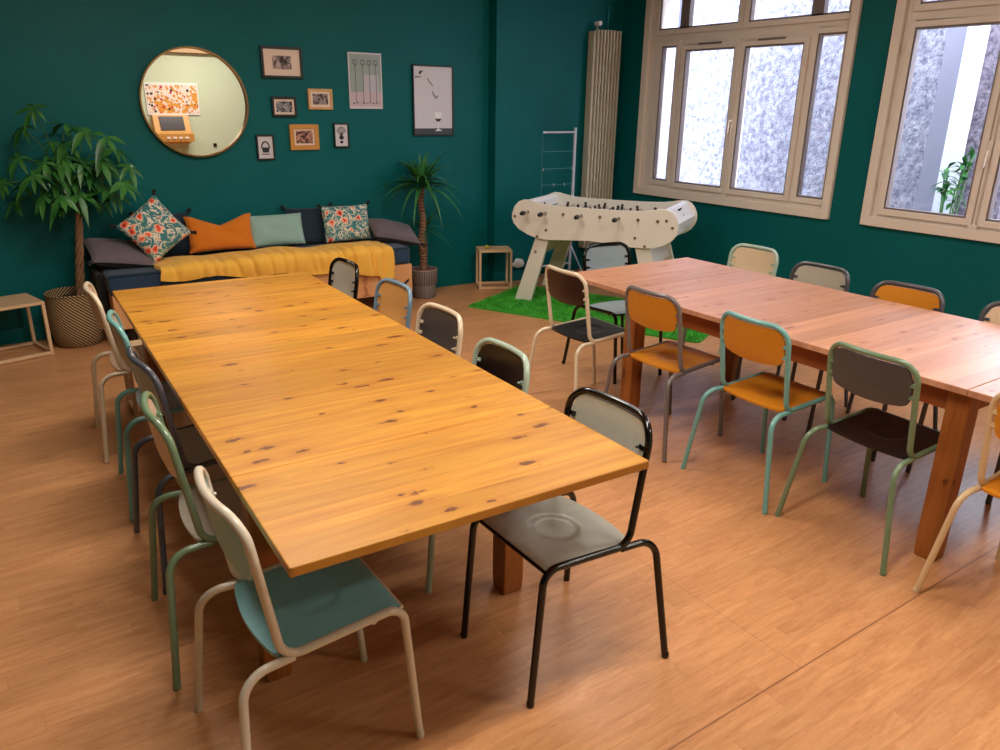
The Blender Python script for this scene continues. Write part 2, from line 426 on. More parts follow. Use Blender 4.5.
def fillet(pts, rads, seg=8):
    """polyline with rounded corners; rads per interior vertex"""
    pts = [Vector(p) for p in pts]; out = [pts[0]]
    for i in range(1, len(pts)-1):
        p, a, b = pts[i], pts[i-1], pts[i+1]; r = rads[i-1]
        d1 = (a-p).normalized(); d2 = (b-p).normalized(); ang = d1.angle(d2)
        if r <= 0 or ang > R(178): out.append(p); continue
        t = r/math.tan(ang/2); t = min(t, (a-p).length*.49, (b-p).length*.49); r2 = t*math.tan(ang/2)
        c = p+(d1+d2).normalized()*(r2/math.sin(ang/2))
        s0 = p+d1*t-c; s1 = p+d2*t-c; tot = s0.angle(s1); ax = s0.cross(s1).normalized()
        for k in range(seg+1): out.append(c+Matrix.Rotation(tot*k/seg, 3, ax) @ s0)
    out.append(pts[-1]); return out
def dense(pts, step=.04):
    out = [Vector(pts[0])]
    for a, b in zip(pts[:-1], pts[1:]):
        a = Vector(a); b = Vector(b); n = max(1, int((b-a).length/step))
        for k in range(1, n+1): out.append(a.lerp(b, k/n))
    return out

# ---------------------------------------------------------------- room shell
BY, RX = 6.447, 5.9
H = 3.05
LX, FY = -2.4, -2.2
fl = struct(MB().box((LX-.2, FY-.2, -.1), (RX+.25, BY+.2, 0)).build('floor', 'floor'))
struct(MB().box((LX-.2, FY-.2, H), (RX+.25, BY+.2, H+.12)).build('ceiling', 'ceiling'))
struct(MB().box((LX-.2, BY, 0), (RX+.25, BY+.2, H)).build('wall_back', 'teal'))
struct(MB().box((LX-.2, FY, 0), (LX, BY, H)).build('wall_left', 'teal'))
struct(MB().box((LX-.2, FY-.2, 0), (RX+.25, FY, H)).build('wall_front', 'pale'))
struct(MB().box((LX, FY, 2.50), (RX, FY+.12, H)).build('trim_1', 'woodbeam')) # dropped beam over the far wall
# right wall with two openings
W1 = (3.80, 6.07); W2 = (1.81, 3.46); WZ = (.865, 2.87)
rw = MB()
T = .24
rw.box((RX, FY, 0), (RX+T, BY, WZ[0])); rw.box((RX, FY, WZ[1]), (RX+T, BY, H))
rw.box((RX, FY, WZ[0]), (RX+T, W2[0], WZ[1])); rw.box((RX, W2[1], WZ[0]), (RX+T, W1[0], WZ[1])); rw.box((RX, W1[1], WZ[0]), (RX+T, BY, WZ[1]))
struct(rw.build('wall_right', 'teal'))
# boxed pillar at the back wall
struct(MB().box((4.233, 6.316, 0), (4.80, BY-.001, H)).build('wall_pillar', 'teal'))
def skirting(a, b, name): struct(MB().box(a, b).build(name, 'teal_gloss', bevel=.004))
skirting((LX, BY-.014, 0), (4.219, BY-.001, .11), 'baseboard_back')
skirting((4.219, 6.302, 0), (4.814, 6.315, .11), 'baseboard_pillar')
skirting((4.8145, BY-.014, 0), (RX-.015, BY-.001, .11), 'baseboard_recess')
skirting((RX-.014, FY, 0), (RX-.001, BY, .11), 'baseboard_right')
# conduit strip beside window 2
tag(MB().box((RX-.022, 3.497, 1.45), (RX-.001, 3.525, H-.002)).build('cable_duct', 'teal_gloss', bevel=.003), 'thin dark green cable duct running up the wall just left of the right-hand window', 'cable duct')

# windows
def yz_frame(mb, y0, y1, z0, z1, w, x0, x1):
    mb.box((x0, y0, z0), (x1, y0+w, z1)); mb.box((x0, y1-w, z0), (x1, y1, z1))
    mb.box((x0, y0+w, z0), (x1, y1-w, z0+w)); mb.box((x0, y0+w, z1-w), (x1, y1-w, z1))
def window(name, oy, oz, panes, rails, stiles, casing_w=.07):
    root = bpy.data.objects.new(name, None); COL.objects.link(root); struct(root)
    root.location = (RX, (oy[0]+oy[1])/2, oz[0]); 
    cy, cz = root.location.y, root.location.z
    def bld(mb, nm, mat, par, bevel=.003):
        mb.v = [(x-RX, y-cy, z-cz) for x, y, z in mb.v]; return mb.build(nm, mat, par, bevel=bevel)
    f = MB(); yz_frame(f, oy[0], oy[1], oz[0], oz[1], casing_w, RX-.035, RX-.001)
    bld(f, 'casing', 'winframe', root)
    f = MB(); yz_frame(f, oy[0]+.035, oy[1]-.035, oz[0]+.035, oz[1]-.035, .075, RX+.002, RX+.12)
    for a, b in rails: f.box((RX+.004, oy[0]+.05, a), (RX+.118, oy[1]-.05, b))
    for y0, y1, z0, z1 in stiles: f.box((RX+.006, y0, z0), (RX+.116, y1, z1))
    bld(f, 'window_frame', 'winframe', root)
    for (y0, y1, z0, z1, ex) in panes:
        s = MB(); yz_frame(s, y0-.045, y1+.045, z0-.045, z1+.045, .045, RX-.012+ex, RX+.05)
        sash = bld(s, 'sash', 'winframe', root)
        gk = MB(); yz_frame(gk, y0, y1, z0, z1, .014, RX-.004+ex, RX+.046)
        bld(gk, 'glazing_bead', 'gasket', sash, 0)
        p = MB(); p.box((RX+.028, y0+.003, z0+.003), (RX+.034, y1-.003, z1-.003)); bld(p, 'pane', 'glass', sash, 0)
    return root, bld
P1 = [(5.66, 5.86, 1.0, 2.272, .0), (4.945, 5.54, .993, 2.227, -.006), (4.235, 4.84, .993, 2.227, -.006), (3.858, 4.12, .993, 2.285, .0),
      (4.945, 5.92, 2.42, 2.79, 0), (3.86, 4.835, 2.42, 2.79, 0)]
w1, b1 = window('window_1', (3.775, 6.097), (.842, 2.90), P1, [(2.268, 2.385)], [(5.900, 5.99, .95, 2.80), (5.585, 5.62, .95, 2.3), (4.865, 4.92, .95, 2.8), (4.155, 4.20, .95, 2.3)])
mu = MB(); mu.box((RX-.004, 5.535, 2.42), (RX+.05, 5.645, 2.79)); mu.box((RX-.004, 4.105, 2.42), (RX+.05, 4.215, 2.79)); b1(mu, 'mullion', 'gasket', w1, 0)
P2 = [(2.70, 3.322, .98, 2.277, -.006), (1.95, 2.568, .98, 2.277, -.006), (1.95, 3.32, 2.43, 2.79, 0)]
w2, b2 = window('window_2', (1.787, 3.484), (.842, 2.90), P2, [(2.32, 2.395)], [(2.615, 2.655, .95, 2.36)])
def hinge(bld, par, y, z, l=.07):
    h = MB(); h.tube([(RX-.022, y, z), (RX-.022, y, z+l)], .006, 8); bld(h, 'hinge', 'winframe', par, 0)
for y, z in ((5.60, 1.15), (5.60, 2.05), (4.19, 1.15), (4.19, 2.05), (4.19, 1.6)): hinge(b1, w1, y, z)
for y, z in ((3.375, 1.12), (3.375, 2.1), (3.375, 1.6)): hinge(b2, w2, y, z)
def handle(bld, par, y, z):
    h = MB(); h.box((RX-.03, y-.014, z-.07), (RX-.016, y+.014, z+.07)); h.tube([(RX-.03, y, z), (RX-.06, y, z), (RX-.062, y, z-.11)], .009, 8)
    bld(h, 'window_handle', 'winframe', par, .002)
    h = MB(); h.tube([(RX-.02, y, .93), (RX-.02, y, 2.30)], .007, 8); bld(h, 'espagnolette_rod', 'winframe', par, 0)
    h = MB(); h.box((RX-.034, y-.03, .905), (RX-.012, y+.03, .945)); bld(h, 'rod_keeper', 'winframe', par, .002)
handle(b1, w1, 4.892, 1.60); handle(b2, w2, 2.635, 1.45)
h = MB(); h.box((RX-.022, 5.1, 2.262), (RX-.013, 5.38, 2.28)); h.box((RX-.022, 4.42, 2.262), (RX-.013, 4.7, 2.28)); b1(h, 'vent_grille', 'gasket', w1, .001)
h = MB(); h.box((RX-.075, 1.77, .80), (RX-.001, 3.50, .841)); b2(h, 'window_sill', 'winframe', w2, .004) if False else None

# outside
OX = 7.5
struct(MB().box((RX+T+.01, -1, -.3), (OX+3, 12, -.05)).build('exterior_ground', 'out_ground'))
struct(MB().box((OX, 3.93, -.05), (OX+.3, 7.12, 5)).build('exterior_wall_roughcast', 'stucco'))
struct(MB().box((OX-.06, 7.13, -.05), (OX+.3, 11, 5)).build('exterior_wall_boarded', 'smooth_out'))
for k in range(9): struct(MB().box((OX-.085, 7.135+k*.145, -.05), (OX-.0605, 7.27+k*.145, 5)).build('exterior_board', 'smooth_out'))
struct(MB().box((OX, 3.71, -.05), (OX+.3, 3.928, 5)).build('exterior_wall_smooth', 'smooth_out'))
struct(MB().box((OX-.10, 3.54, -.05), (OX+.3, 3.708, 5)).build('exterior_pilaster', 'white_out'))
struct(MB().box((OX-.06, 3.15, -.05), (OX+.3, 3.538, 5)).build('exterior_wall_pinkish', 'stucco_pink'))
struct(MB().box((OX+.4, -1.0, -.05), (OX+.6, 3.14, 1.35)).build('exterior_wall_low', 'out_dark'))
struct(MB().box((OX+1.6, -1.0, -.05), (OX+1.8, 3.14, 5)).build('exterior_wall_far', 'white_out'))
# small shrub outside
def leaf_blade(mb, base, d, length, width, droop=.3, fold=.25, seg=6, side=None):
    d = Vector(d).normalized(); base = Vector(base)
    side = side or d.cross(Vector((0,0,1)))
    if side.length < 1e-3: side = Vector((1,0,0))
    side = side.normalized(); up = side.cross(d).normalized()
    vs = []; n = seg
    for i in range(n+1):
        t = i/n; w = width*math.sin(PI*min(1, .06+t*.94))**.8*(.55+.45*math.sin(PI*t)) if i < n else .0005
        c = base+d*length*t+Vector((0,0,-1))*droop*length*t*t
        vs += [c-side*w+up*fold*w, c, c+side*w+up*fold*w]
    fs = []
    for i in range(n):
        a = i*3; fs += [(a, a+1, a+4, a+3), (a+1, a+2, a+5, a+4)]
    mb.add(vs, fs)
t = thing('shrub', 'green leafy shrub outside the right-hand window against the pinkish wall', 'shrub', (7.22, 3.47, -.05))
st = MB(); lf = MB()
for k in range(5):
    a = k*1.3; top = Vector((.05*math.cos(a), .10*math.sin(a), 1.12+.06*k)); st.tube([(0,0,0), (top.x*.5, top.y*.5, .6), top], .008, 6)
    for q in range(16):
        d = Vector((random.uniform(-1,1), random.uniform(-1,1), random.uniform(-.2,.9))); p = top*(.86+.18*random.random()); leaf_blade(lf, p, d, .13, .022, .3)
st.build('stem', 'petiole', t); lf.build('foliage', 'leaf', t)

# ---------------------------------------------------------------- chairs
def bow(p):
    s = min(1, max(0, (p.z-.5)/.2)); s = s*s*(3-2*s)
    return Vector((p.x-.032*s*(1-min(1, (p.y/.183)**2)), p.y, p.z))
TR = .0115
ZF, ZB, ZT = .457, .432, .826
side = [(.25,.19,0), (.212,.186,ZF), (-.112,.186,ZB), (-.172,.188,ZT), (-.172,-.188,ZT), (-.112,-.186,ZB), (.212,-.186,ZF), (.25,-.19,0)]
full = fillet(side, [.05,.055,.075,.075,.055,.05], 8)
full = [bow(p) for p in dense(full, .03)]
# split at the lower end of the two front bends
i0 = next(i for i, p in enumerate(full) if p.z > .385); i1 = len(full)-1-i0
CH = {}
def cmesh(name, mb, smooth=True):
    o = mb.build(name, 'white_paint', None, smooth); me = o.data; me.name = 'chair_'+name; bpy.data.objects.remove(o); CH[name] = me
cmesh('frame', MB().tube(full[i0:i1+1], TR, 18, cap=True))
cmesh('front_leg_l', MB().tube(full[:i0+1], TR, 18)); cmesh('front_leg_r', MB().tube(full[i1:], TR, 18))
for nm, s in (('l', 1), ('r', -1)):
    p = fillet([(-.085, s*.186, ZB-.003), (-.215, s*.198, ZB-.004), (-.25, s*.257, 0)], [.095], 12)
    cmesh('rear_leg_'+nm, MB().tube(dense(p, .05), TR, 18))
for nm, x, y in (('fl', .25, .19), ('fr', .25, -.19), ('rl', -.25, .257), ('rr', -.25, -.257)):
    cmesh('tip_'+nm, MB().lathe([(.0112, 0), (.0121, .003), (.0121, .016), (.0112, .018)], 12, x, y))
cmesh('crossbar_a', MB().tube([(.13, .185, .437), (.13, -.185, .437)], .008, 8)); cmesh('front_rail', MB().tube([(.2095, .184, .4505), (.2095, -.184, .4505)], .0055, 8)); cmesh('crossbar_b', MB().tube([(-.09, .185, .421), (-.09, -.185, .421)], .007, 8))
def seat_mesh():
    nx, ny = 44, 40; vs = []
    def pt(u, v):
        x = -.130+.336*u; y = (v*2-1)
        hw = .1775
        xx = x - .018*(1-u)**1.5*(1-y*y)
        r = .022
        if u < .06: q = 1-u/.06; hw -= r*(1-math.sqrt(max(0, 1-q*q)))
        yy = y*hw
        zz = .4395+.0225*u
        d = math.hypot((xx-.03)/.088, yy/.088)
        q_ = min(1, max(0, (d-.70)/.30)); zz -= .0055*(1-q_*q_*(3-2*q_))
        if u > .92: zz -= .006*((u-.92)/.08)**2
        return (xx, yy, zz)
    for i in range(nx+1):
        for j in range(ny+1): vs.append(pt(i/nx, j/ny))
    n = len(vs); vs2 = vs+[(x, y, z-.010) for x, y, z in vs]; fs = []
    W = ny+1
    for i in range(nx):
        for j in range(ny):
            a = i*W+j; fs.append((a, a+1, a+W+1, a+W)); fs.append((n+a, n+a+W, n+a+W+1, n+a+1))
    for i in range(nx):
        a = i*W; fs.append((a, a+W, n+a+W, n+a)); a = i*W+ny; fs.append((a+W, a, n+a, n+a+W))
    for j in range(ny):
        a = j; fs.append((a+1, a, n+a, n+a+1)); a = nx*W+j; fs.append((a, a+1, n+a+1, n+a))
    return MB().add(vs2, fs)
cmesh('seat', seat_mesh())
def back_mesh():
    # rounded panel; bottom edge sags in the middle
    ny, nz = 24, 12; vs = []
    hw = .172
    def xz(z): 
        t = (z-ZB)/(ZT-ZB); return -.112+(-.060)*t
    for side_x in (0, 1):
        for j in range(ny+1):
            v = j/ny*2-1; y = v*hw
            r = .055; q = max(0, (abs(y)-(hw-r))/r); top = .811-r*(1-math.sqrt(max(0, 1-q*q)))
            r2 = .03; q2 = max(0, (abs(y)-(hw-r2))/r2); bot = .655-.022*(1-v*v)+r2*(1-math.sqrt(max(0, 1-q2*q2)))
            for k in range(nz+1):
                z = bot+(top-bot)*k/nz; p = bow(Vector((xz(z), y, z))); p.x += .004-.009*side_x; vs.append(tuple(p))
    n = (ny+1)*(nz+1); W = nz+1; fs = []
    for j in range(ny):
        for k in range(nz):
            a = j*W+k; fs.append((a, a+1, a+W+1, a+W)); fs.append((n+a, n+a+W, n+a+W+1, n+a+1))
        a = j*W; fs.append((a, a+W, n+a+W, n+a)); a = j*W+nz; fs.append((a+W, a, n+a, n+a+W))
    for k in range(nz):
        a = k; fs.append((a+1, a, n+a, n+a+1)); a = ny*W+k; fs.append((a, a+1, n+a+1, n+a))
    return MB().add(vs, fs)
cmesh('backrest', back_mesh())
def bracket(s, z):
    t = (z-ZB)/(ZT-ZB); x = -.112-.060*t
    m = MB(); m.box((x-.010, min(s*.152, s*.186), z-.007), (x+.002, max(s*.152, s*.186), z+.007)); m.ball((x+.007, s*.150, z), .005); return m
for nm, s, z in (('a', 1, .69), ('b', 1, .74), ('c', -1, .69), ('d', -1, .74)): cmesh('bracket_'+nm, bracket(s, z))

def paint(name, rgb): 
    if name not in M: M[name] = plain(name, srgb(*rgb), .28, coat=.3)
    return M[name]
def ply(name, rgb, rough=.38):
    if name not in M:
        m, nt, b = new_mat(name); g = NG(nt)
        v = g.coords(scale=(3, 30, 30)); n = g.noise(v, 1.5, 4, .6, .5); c = srgb(*rgb)
        c1 = tuple(k*.86 for k in c[:3])+(1,); c2 = tuple(min(1, k*1.12) for k in c[:3])+(1,)
        g.link(g.mix(n, c1, c2), b.inputs['Base Color']); b.inputs['Roughness'].default_value = rough; M[name] = m
    return M[name]
F_ = {'cream': paint('cream_tube', (222, 204, 176)), 'cream2': paint('offwhite_tube', (206, 196, 178)), 'beige': paint('beige_tube', (214, 186, 146)), 'turq': paint('turquoise_tube', (112, 168, 164)),
      'slate': paint('slate_tube', (72, 76, 86)), 'green': paint('olive_green_tube', (110, 134, 104)), 'black': plain('black_tube', srgb(5, 5, 6), .16),
      'bluegrey': paint('blue_grey_tube', (112, 140, 160)), 'mint': paint('pale_mint_tube', (168, 190, 174)), 'grey': paint('grey_tube', (112, 102, 100)), 'darkgrey': paint('dark_grey_tube', (76, 74, 80))}
S_ = {'blue': ply('sky_blue_laminate', (122, 188, 198)), 'grey': ply('grey_green_laminate', (182, 184, 172), .3), 'orange': ply('orange_plywood', (206, 130, 30)), 'tan': ply('tan_plywood', (210, 154, 88)), 'dark': ply('dark_grey_laminate', (72, 68, 68)),
      'black': ply('black_laminate', (26, 20, 20), .3), 'brown': ply('dark_brown_laminate', (52, 30, 24), .3), 'beige': ply('cream_laminate', (214, 190, 158)), 'pink': ply('pinkish_cream_laminate', (216, 184, 156)),
      'greyblue': ply('grey_blue_laminate', (150, 166, 172)), 'palegrey': ply('pale_grey_laminate', (176, 168, 152)), 'lightgreen': ply('pale_green_grey_laminate', (158, 176, 160))}
def chair(cx, cy, deg, frame, back, seat, label, group):
    t = thing('school_chair', label, 'chair', (cx, cy, 0), R(deg), group)
    def part(key, name, mat, par=None):
        o = bpy.data.objects.new(name, CH[key]); COL.objects.link(o); o.parent = par or t
        o.material_slots[0].link = 'OBJECT'; o.material_slots[0].material = mat; return o
    fm = F_[frame]
    part('frame', 'frame', fm)
    part('seat', 'seat', S_[seat]); bk = part('backrest', 'backrest', S_[back])
    for k in 'abcd': part('bracket_'+k, 'bracket', fm, bk)
    part('crossbar_a', 'crossbar', fm); part('crossbar_b', 'crossbar', fm); part('front_rail', 'front_rail', fm)
    for k, tp in (('front_leg_l', 'fl'), ('front_leg_r', 'fr'), ('rear_leg_l', 'rl'), ('rear_leg_r', 'rr')):
        l = part(k, 'leg', fm); part('tip_'+tp, 'foot_cap', fm, l)
    return t
GL = 'chairs along the left side of the orange pine table'; GR = 'chairs along the right side of the orange pine table'
GA = 'chairs along the near side of the rosy pine table'; GB = 'chairs along the window side of the rosy pine table'
chair(.585, 4.16, -3, 'cream', 'pink', 'pink', 'cream-framed chair with pinkish back at the orange table, nearest the woven basket', GL)
chair(.593, 3.49, -4, 'turq', 'palegrey', 'greyblue', 'turquoise-framed chair with pale grey back on the left of the orange table', GL)
chair(.578, 2.89, 1, 'slate', 'greyblue', 'grey', 'slate-framed chair with grey-blue back, middle one left of the orange table', GL)
chair(.522, 2.34, -4, 'green', 'pink', 'palegrey', 'green-framed chair with pinkish cream back left of the orange table', GL)
chair(.537, 1.717, 0, 'cream2', 'blue', 'blue', 'off-white framed chair with sky-blue seat and back', GL)
chair(1.555, 4.14, 180, 'black', 'palegrey', 'palegrey', 'black-framed chair with cream back in front of the daybed', GR)
chair(1.545, 3.48, 180, 'bluegrey', 'tan', 'tan', 'blue-grey framed chair with tan wooden back at the orange table', GR)
chair(1.485, 2.90, 180, 'cream', 'dark', 'dark', 'cream-framed chair with dark grey back at the orange table', GR)
chair(1.40, 2.29, 177, 'mint', 'black', 'black', 'pale mint framed chair with black back at the orange table', GR)
chair(1.368, 1.637, 180, 'black', 'grey', 'grey', 'black-framed chair with grey dished seat at the near corner of the orange table', GR)
chair(2.885, 3.32, -2, 'cream', 'brown', 'black', 'cream-framed chair with dark brown back and black seat beside the grass mat', GA)
chair(2.930, 2.68, 0, 'grey', 'orange', 'orange', 'grey-framed chair with orange seat and back, near side of the rosy-tinted table', GA)
chair(2.942, 2.05, -3, 'turq', 'orange', 'orange', 'turquoise-framed chair with orange seat and back', GA)
chair(2.94, 1.487, -4, 'green', 'dark', 'black', 'olive-green framed chair with dark grey back and black seat', GA)
chair(2.92, .86, 0, 'beige', 'orange', 'orange', 'cream-framed chair with orange seat cut off by the right edge of the photo', GA)
chair(3.465, 3.66, -95, 'black', 'greyblue', 'greyblue', 'black-framed chair with grey-blue back just in front of the football table', 'end chairs of the rosy pine table')
chair(4.115, 3.25, 180, 'mint', 'beige', 'beige', 'pale mint framed chair with cream back on the window side', GB)
chair(3.93, 2.626, 179, 'darkgrey', 'palegrey', 'palegrey', 'dark grey framed chair with cream-grey back between the mint and orange-backed ones', GB)
chair(3.85, 2.045, 181, 'darkgrey', 'orange', 'orange', 'dark grey framed chair with bright orange back on the window side', GB)
chair(3.88, 1.49, 180, 'darkgrey', 'pink', 'palegrey', 'dark grey framed chair with beige back cut off by the right edge', GB)

# ---------------------------------------------------------------- tables
def dtable(name, label, cx, cy, rz, w, l, mats, leg_in=.52, leg_x=.045):
    t = thing(name, label, 'table', (cx, cy, 0), rz)
    top, edge, leg, apr = mats
    hw, hl = w/2, l/2; th = .026
    lf = .50
    for nm, y0, y1 in (('extension_leaf', -hl, -hl+lf), ('tabletop', -hl+lf+.0015, hl-lf-.0015), ('extension_leaf', hl-lf, hl)):
        MB().box((-hw, y0, .75-th), (hw, y1, .75)).build(nm, top, t, bevel=.003)
    yl = hl-leg_in; a = .085
    for sx in (-1, 1):
        for sy in (-1, 1):
            x1 = sx*(hw-leg_x); x0 = x1-sx*a; y1 = sy*yl; y0 = y1-sy*a
            z1 = .75-th-.001
            m = MB(); b = .003 # slight taper at the foot
            xs = sorted((x0, x1)); ys = sorted((y0, y1))
            vs = [(xs[0]+b, ys[0]+b, 0), (xs[1]-b, ys[0]+b, 0), (xs[1]-b, ys[1]-b, 0), (xs[0]+b, ys[1]-b, 0)]
            vs += [(x, y, .05) for x, y in ((xs[0], ys[0]), (xs[1], ys[0]), (xs[1], ys[1]), (xs[0], ys[1]))]
            vs += [(x, y, z1) for x, y in ((xs[0], ys[0]), (xs[1], ys[0]), (xs[1], ys[1]), (xs[0], ys[1]))]
            fs = [(3,2,1,0), (8,9,10,11)]
            for o in (0, 4): fs += [(o+k, o+(k+1)%4, o+4+(k+1)%4, o+4+k) for k in range(4)]
            m.add(vs, fs).build('leg', leg, t, bevel=.006)
    z0, z1 = .75-th-.095, .75-th-.001
    for sx in (-1, 1):
        x = sx*(hw-leg_x-.018); xs = sorted((x, x-sx*.022)); MB().box((xs[0], -yl+a+.001, z0), (xs[1], yl-a-.001, z1)).build('apron', apr, t, bevel=.002)
    for sy in (-1, 1):
        y = sy*(yl-.018); ys = sorted((y, y-sy*.022)); MB().box((-hw+leg_x+a+.001, ys[0], z0), (hw-leg_x-a-.001, ys[1], z1)).build('apron', apr, t, bevel=.002)
    return t
# left table: corners (.524,4.40) (.427,1.416) (1.456,1.38) (1.579,4.37)
dtable('dining_table', 'long orange knotty pine table in the left foreground in front of the sofa', .997, 2.895, R(-1.9), 1.045, 2.99, ('table', 'table_edge', 'leg_wood', 'apron_wood'), leg_in=.55)
dtable('dining_table', 'long pine table, coloured rosy for cool window light, on the right below the windows', 3.405, 2.105, R(-.2), 1.06, 2.85, ('table2', 'table_edge', 'leg_wood', 'apron_wood'), leg_in=.50)

# ---------------------------------------------------------------- wooden stools
def stool(label, x, y, rz, w, d, hgt, grp='pale wood side tables'):
    """origin at the front right foot"""
    t = thing('side_table', label, 'side table', (x, y, 0), rz, grp)
    s = .022
    MB().box((-w, 0, hgt-.02), (0, d, hgt)).build('top', 'stool_wood', t, bevel=.002)
    for px in (-w, -s):
        for py in (0, d-s): MB().box((px, py, 0), (px+s, py+s, hgt-.021)).build('leg', 'stool_wood', t, bevel=.002)
    for py in (0, d-s): MB().box((-w+s+.0005, py, .004), (-s-.0005, py+s, .004+s)).build('stretcher', 'stool_wood', t, bevel=.002)
    for px in (-w, -s): MB().box((px, s+.0005, .004), (px+s, d-s-.0005, .004+s)).build('stretcher', 'stool_wood', t, bevel=.002)
    return t
stool('square pale wood side table at the left edge beside the woven basket plant', .285, 6.0, R(14), .38, .36, .385)
stool('small pale wood side table at the pillar beside the football table', 4.235, 6.0, R(-25), .325, .255, .385)
stool('pale wood side table half hidden beyond the far left corner of the orange table', .81, 4.50, R(0), .26, .22, .38)
lm = MB(); lm.ball((0, 0, .018), .018, (1.5, 1, 1), 14, 8); lm.ball((.022, 0, .02), .009, (1, 1, 1))
tag(lm.build('toy', plain('yellow_green_plastic', srgb(176, 168, 60), .4), None, True, loc=(4.06, 6.19, .3855)), 'tiny yellow-green toy on the small side table by the pillar', 'toy')
# crumpled white cloth on floor box near the pillar
cl = MB()
def blob(mb, c, r, sc, seed, n=20, m=12, amp=.25):
    rnd = random.Random(seed); ph = [rnd.uniform(0, 6) for _ in range(6)]
    vs = []
    for j in range(m+1):
        th = PI*j/m
        for k in range(n):
            a = 2*PI*k/n; w = 1+amp*(math.sin(3*a+ph[0])*math.sin(2*th+ph[1])+.5*math.sin(5*a+ph[2]+2*th))
            vs.append((c[0]+r*sc[0]*w*math.sin(th)*math.cos(a), c[1]+r*sc[1]*w*math.sin(th)*math.sin(a), c[2]+r*sc[2]*w*math.cos(th)))
    mb.add(vs, [(j*n+k, (j+1)*n+k, (j+1)*n+(k+1)%n, j*n+(k+1)%n) for j in range(m) for k in range(n)])
t = thing('power_strip', 'crumpled white plastic bag hooked low on the pillar beside the side table', 'bag', (4.47, 6.27, .20))
bpy.data.objects.remove(t)
blob(cl, (0, 0, 0), .05, (1.3, .5, .8), 4)
tag(cl.build('plastic_bag', 'foos_white', None, True, loc=(4.50, 6.268, .185)), 'crumpled white plastic bag hung low on the pillar beside the small side table', 'bag')

# ---------------------------------------------------------------- sofa
SX0, SX1, SY0, SY1 = .69, 3.06, 5.85, 6.43
t = thing('daybed', 'low pine box daybed with navy mattress against the teal wall', 'sofa', ((SX0+SX1)/2, (SY0+SY1)/2, 0))
cx, cy = (SX0+SX1)/2, (SY0+SY1)/2
def rel(x0, y0, z0, x1, y1, z1): return ((x0-cx, y0-cy, z0), (x1-cx, y1-cy, z1))
MB().box(*rel(SX0, SY0, .15, SX1, SY0+.024, .395)).build('front_panel', 'sofa_wood', t, bevel=.003)
MB().box(*rel(SX0, SY0+.025, .15, SX0+.024, SY1, .395)).build('side_panel', 'sofa_wood', t, bevel=.003)
MB().box(*rel(SX1-.024, SY0+.025, .15, SX1, SY1, .395)).build('side_panel', 'sofa_wood', t, bevel=.003)
MB().box(*rel(SX0+.025, SY0+.025, .37, SX1-.025, SY1, .394)).build('slat_base', 'sofa_wood', t)
hp = MB(); hp.prism([(0,0), (.05,.03), (.055,.055), (.005,.022)], -.006, .006, lambda a, b, d: (SX1-.09-cx+a, SY0-.006-cy+d, .215+b)); hp.build('pull_slot', 'blackfab', t)
for x in (SX0+.10, cx, SX1-.10):
    for y in (SY0+.08, SY1-.08): MB().lathe([(.03, 0), (.032, .01), (.026, .149)], 16, x-cx, y-cy).build('leg', 'black_frame', t)
mt = MB(); mt.box(*rel(SX0-.01, SY0+.005, .397, SX1-.005, SY1-.01, .545)); o = mt.build('mattress', 'navy', t, True); bv = o.modifiers.new('b', 'BEVEL'); bv.width = .025; bv.segments = 4
pp = MB(); pp.tube([(SX0-.01-cx+.01, SY0-cy+.004, .536), (SX1-cx-.015, SY0-cy+.004, .536)], .005, 8); pp.build('piping', 'navy_dark', o)
# black end cushion at the left of the daybed
e = MB(); e.box((-.022, -.2, -.19), (.022, .2, .19)); o = e.build('end_cushion', 'blackfab', None, True, loc=(SX0-.036, 6.215, .345)); bv = o.modifiers.new('b', 'BEVEL'); bv.width = .02; bv.segments = 4
o.parent = t; o.location = (SX0-.036-cx, 6.215-cy, .345)

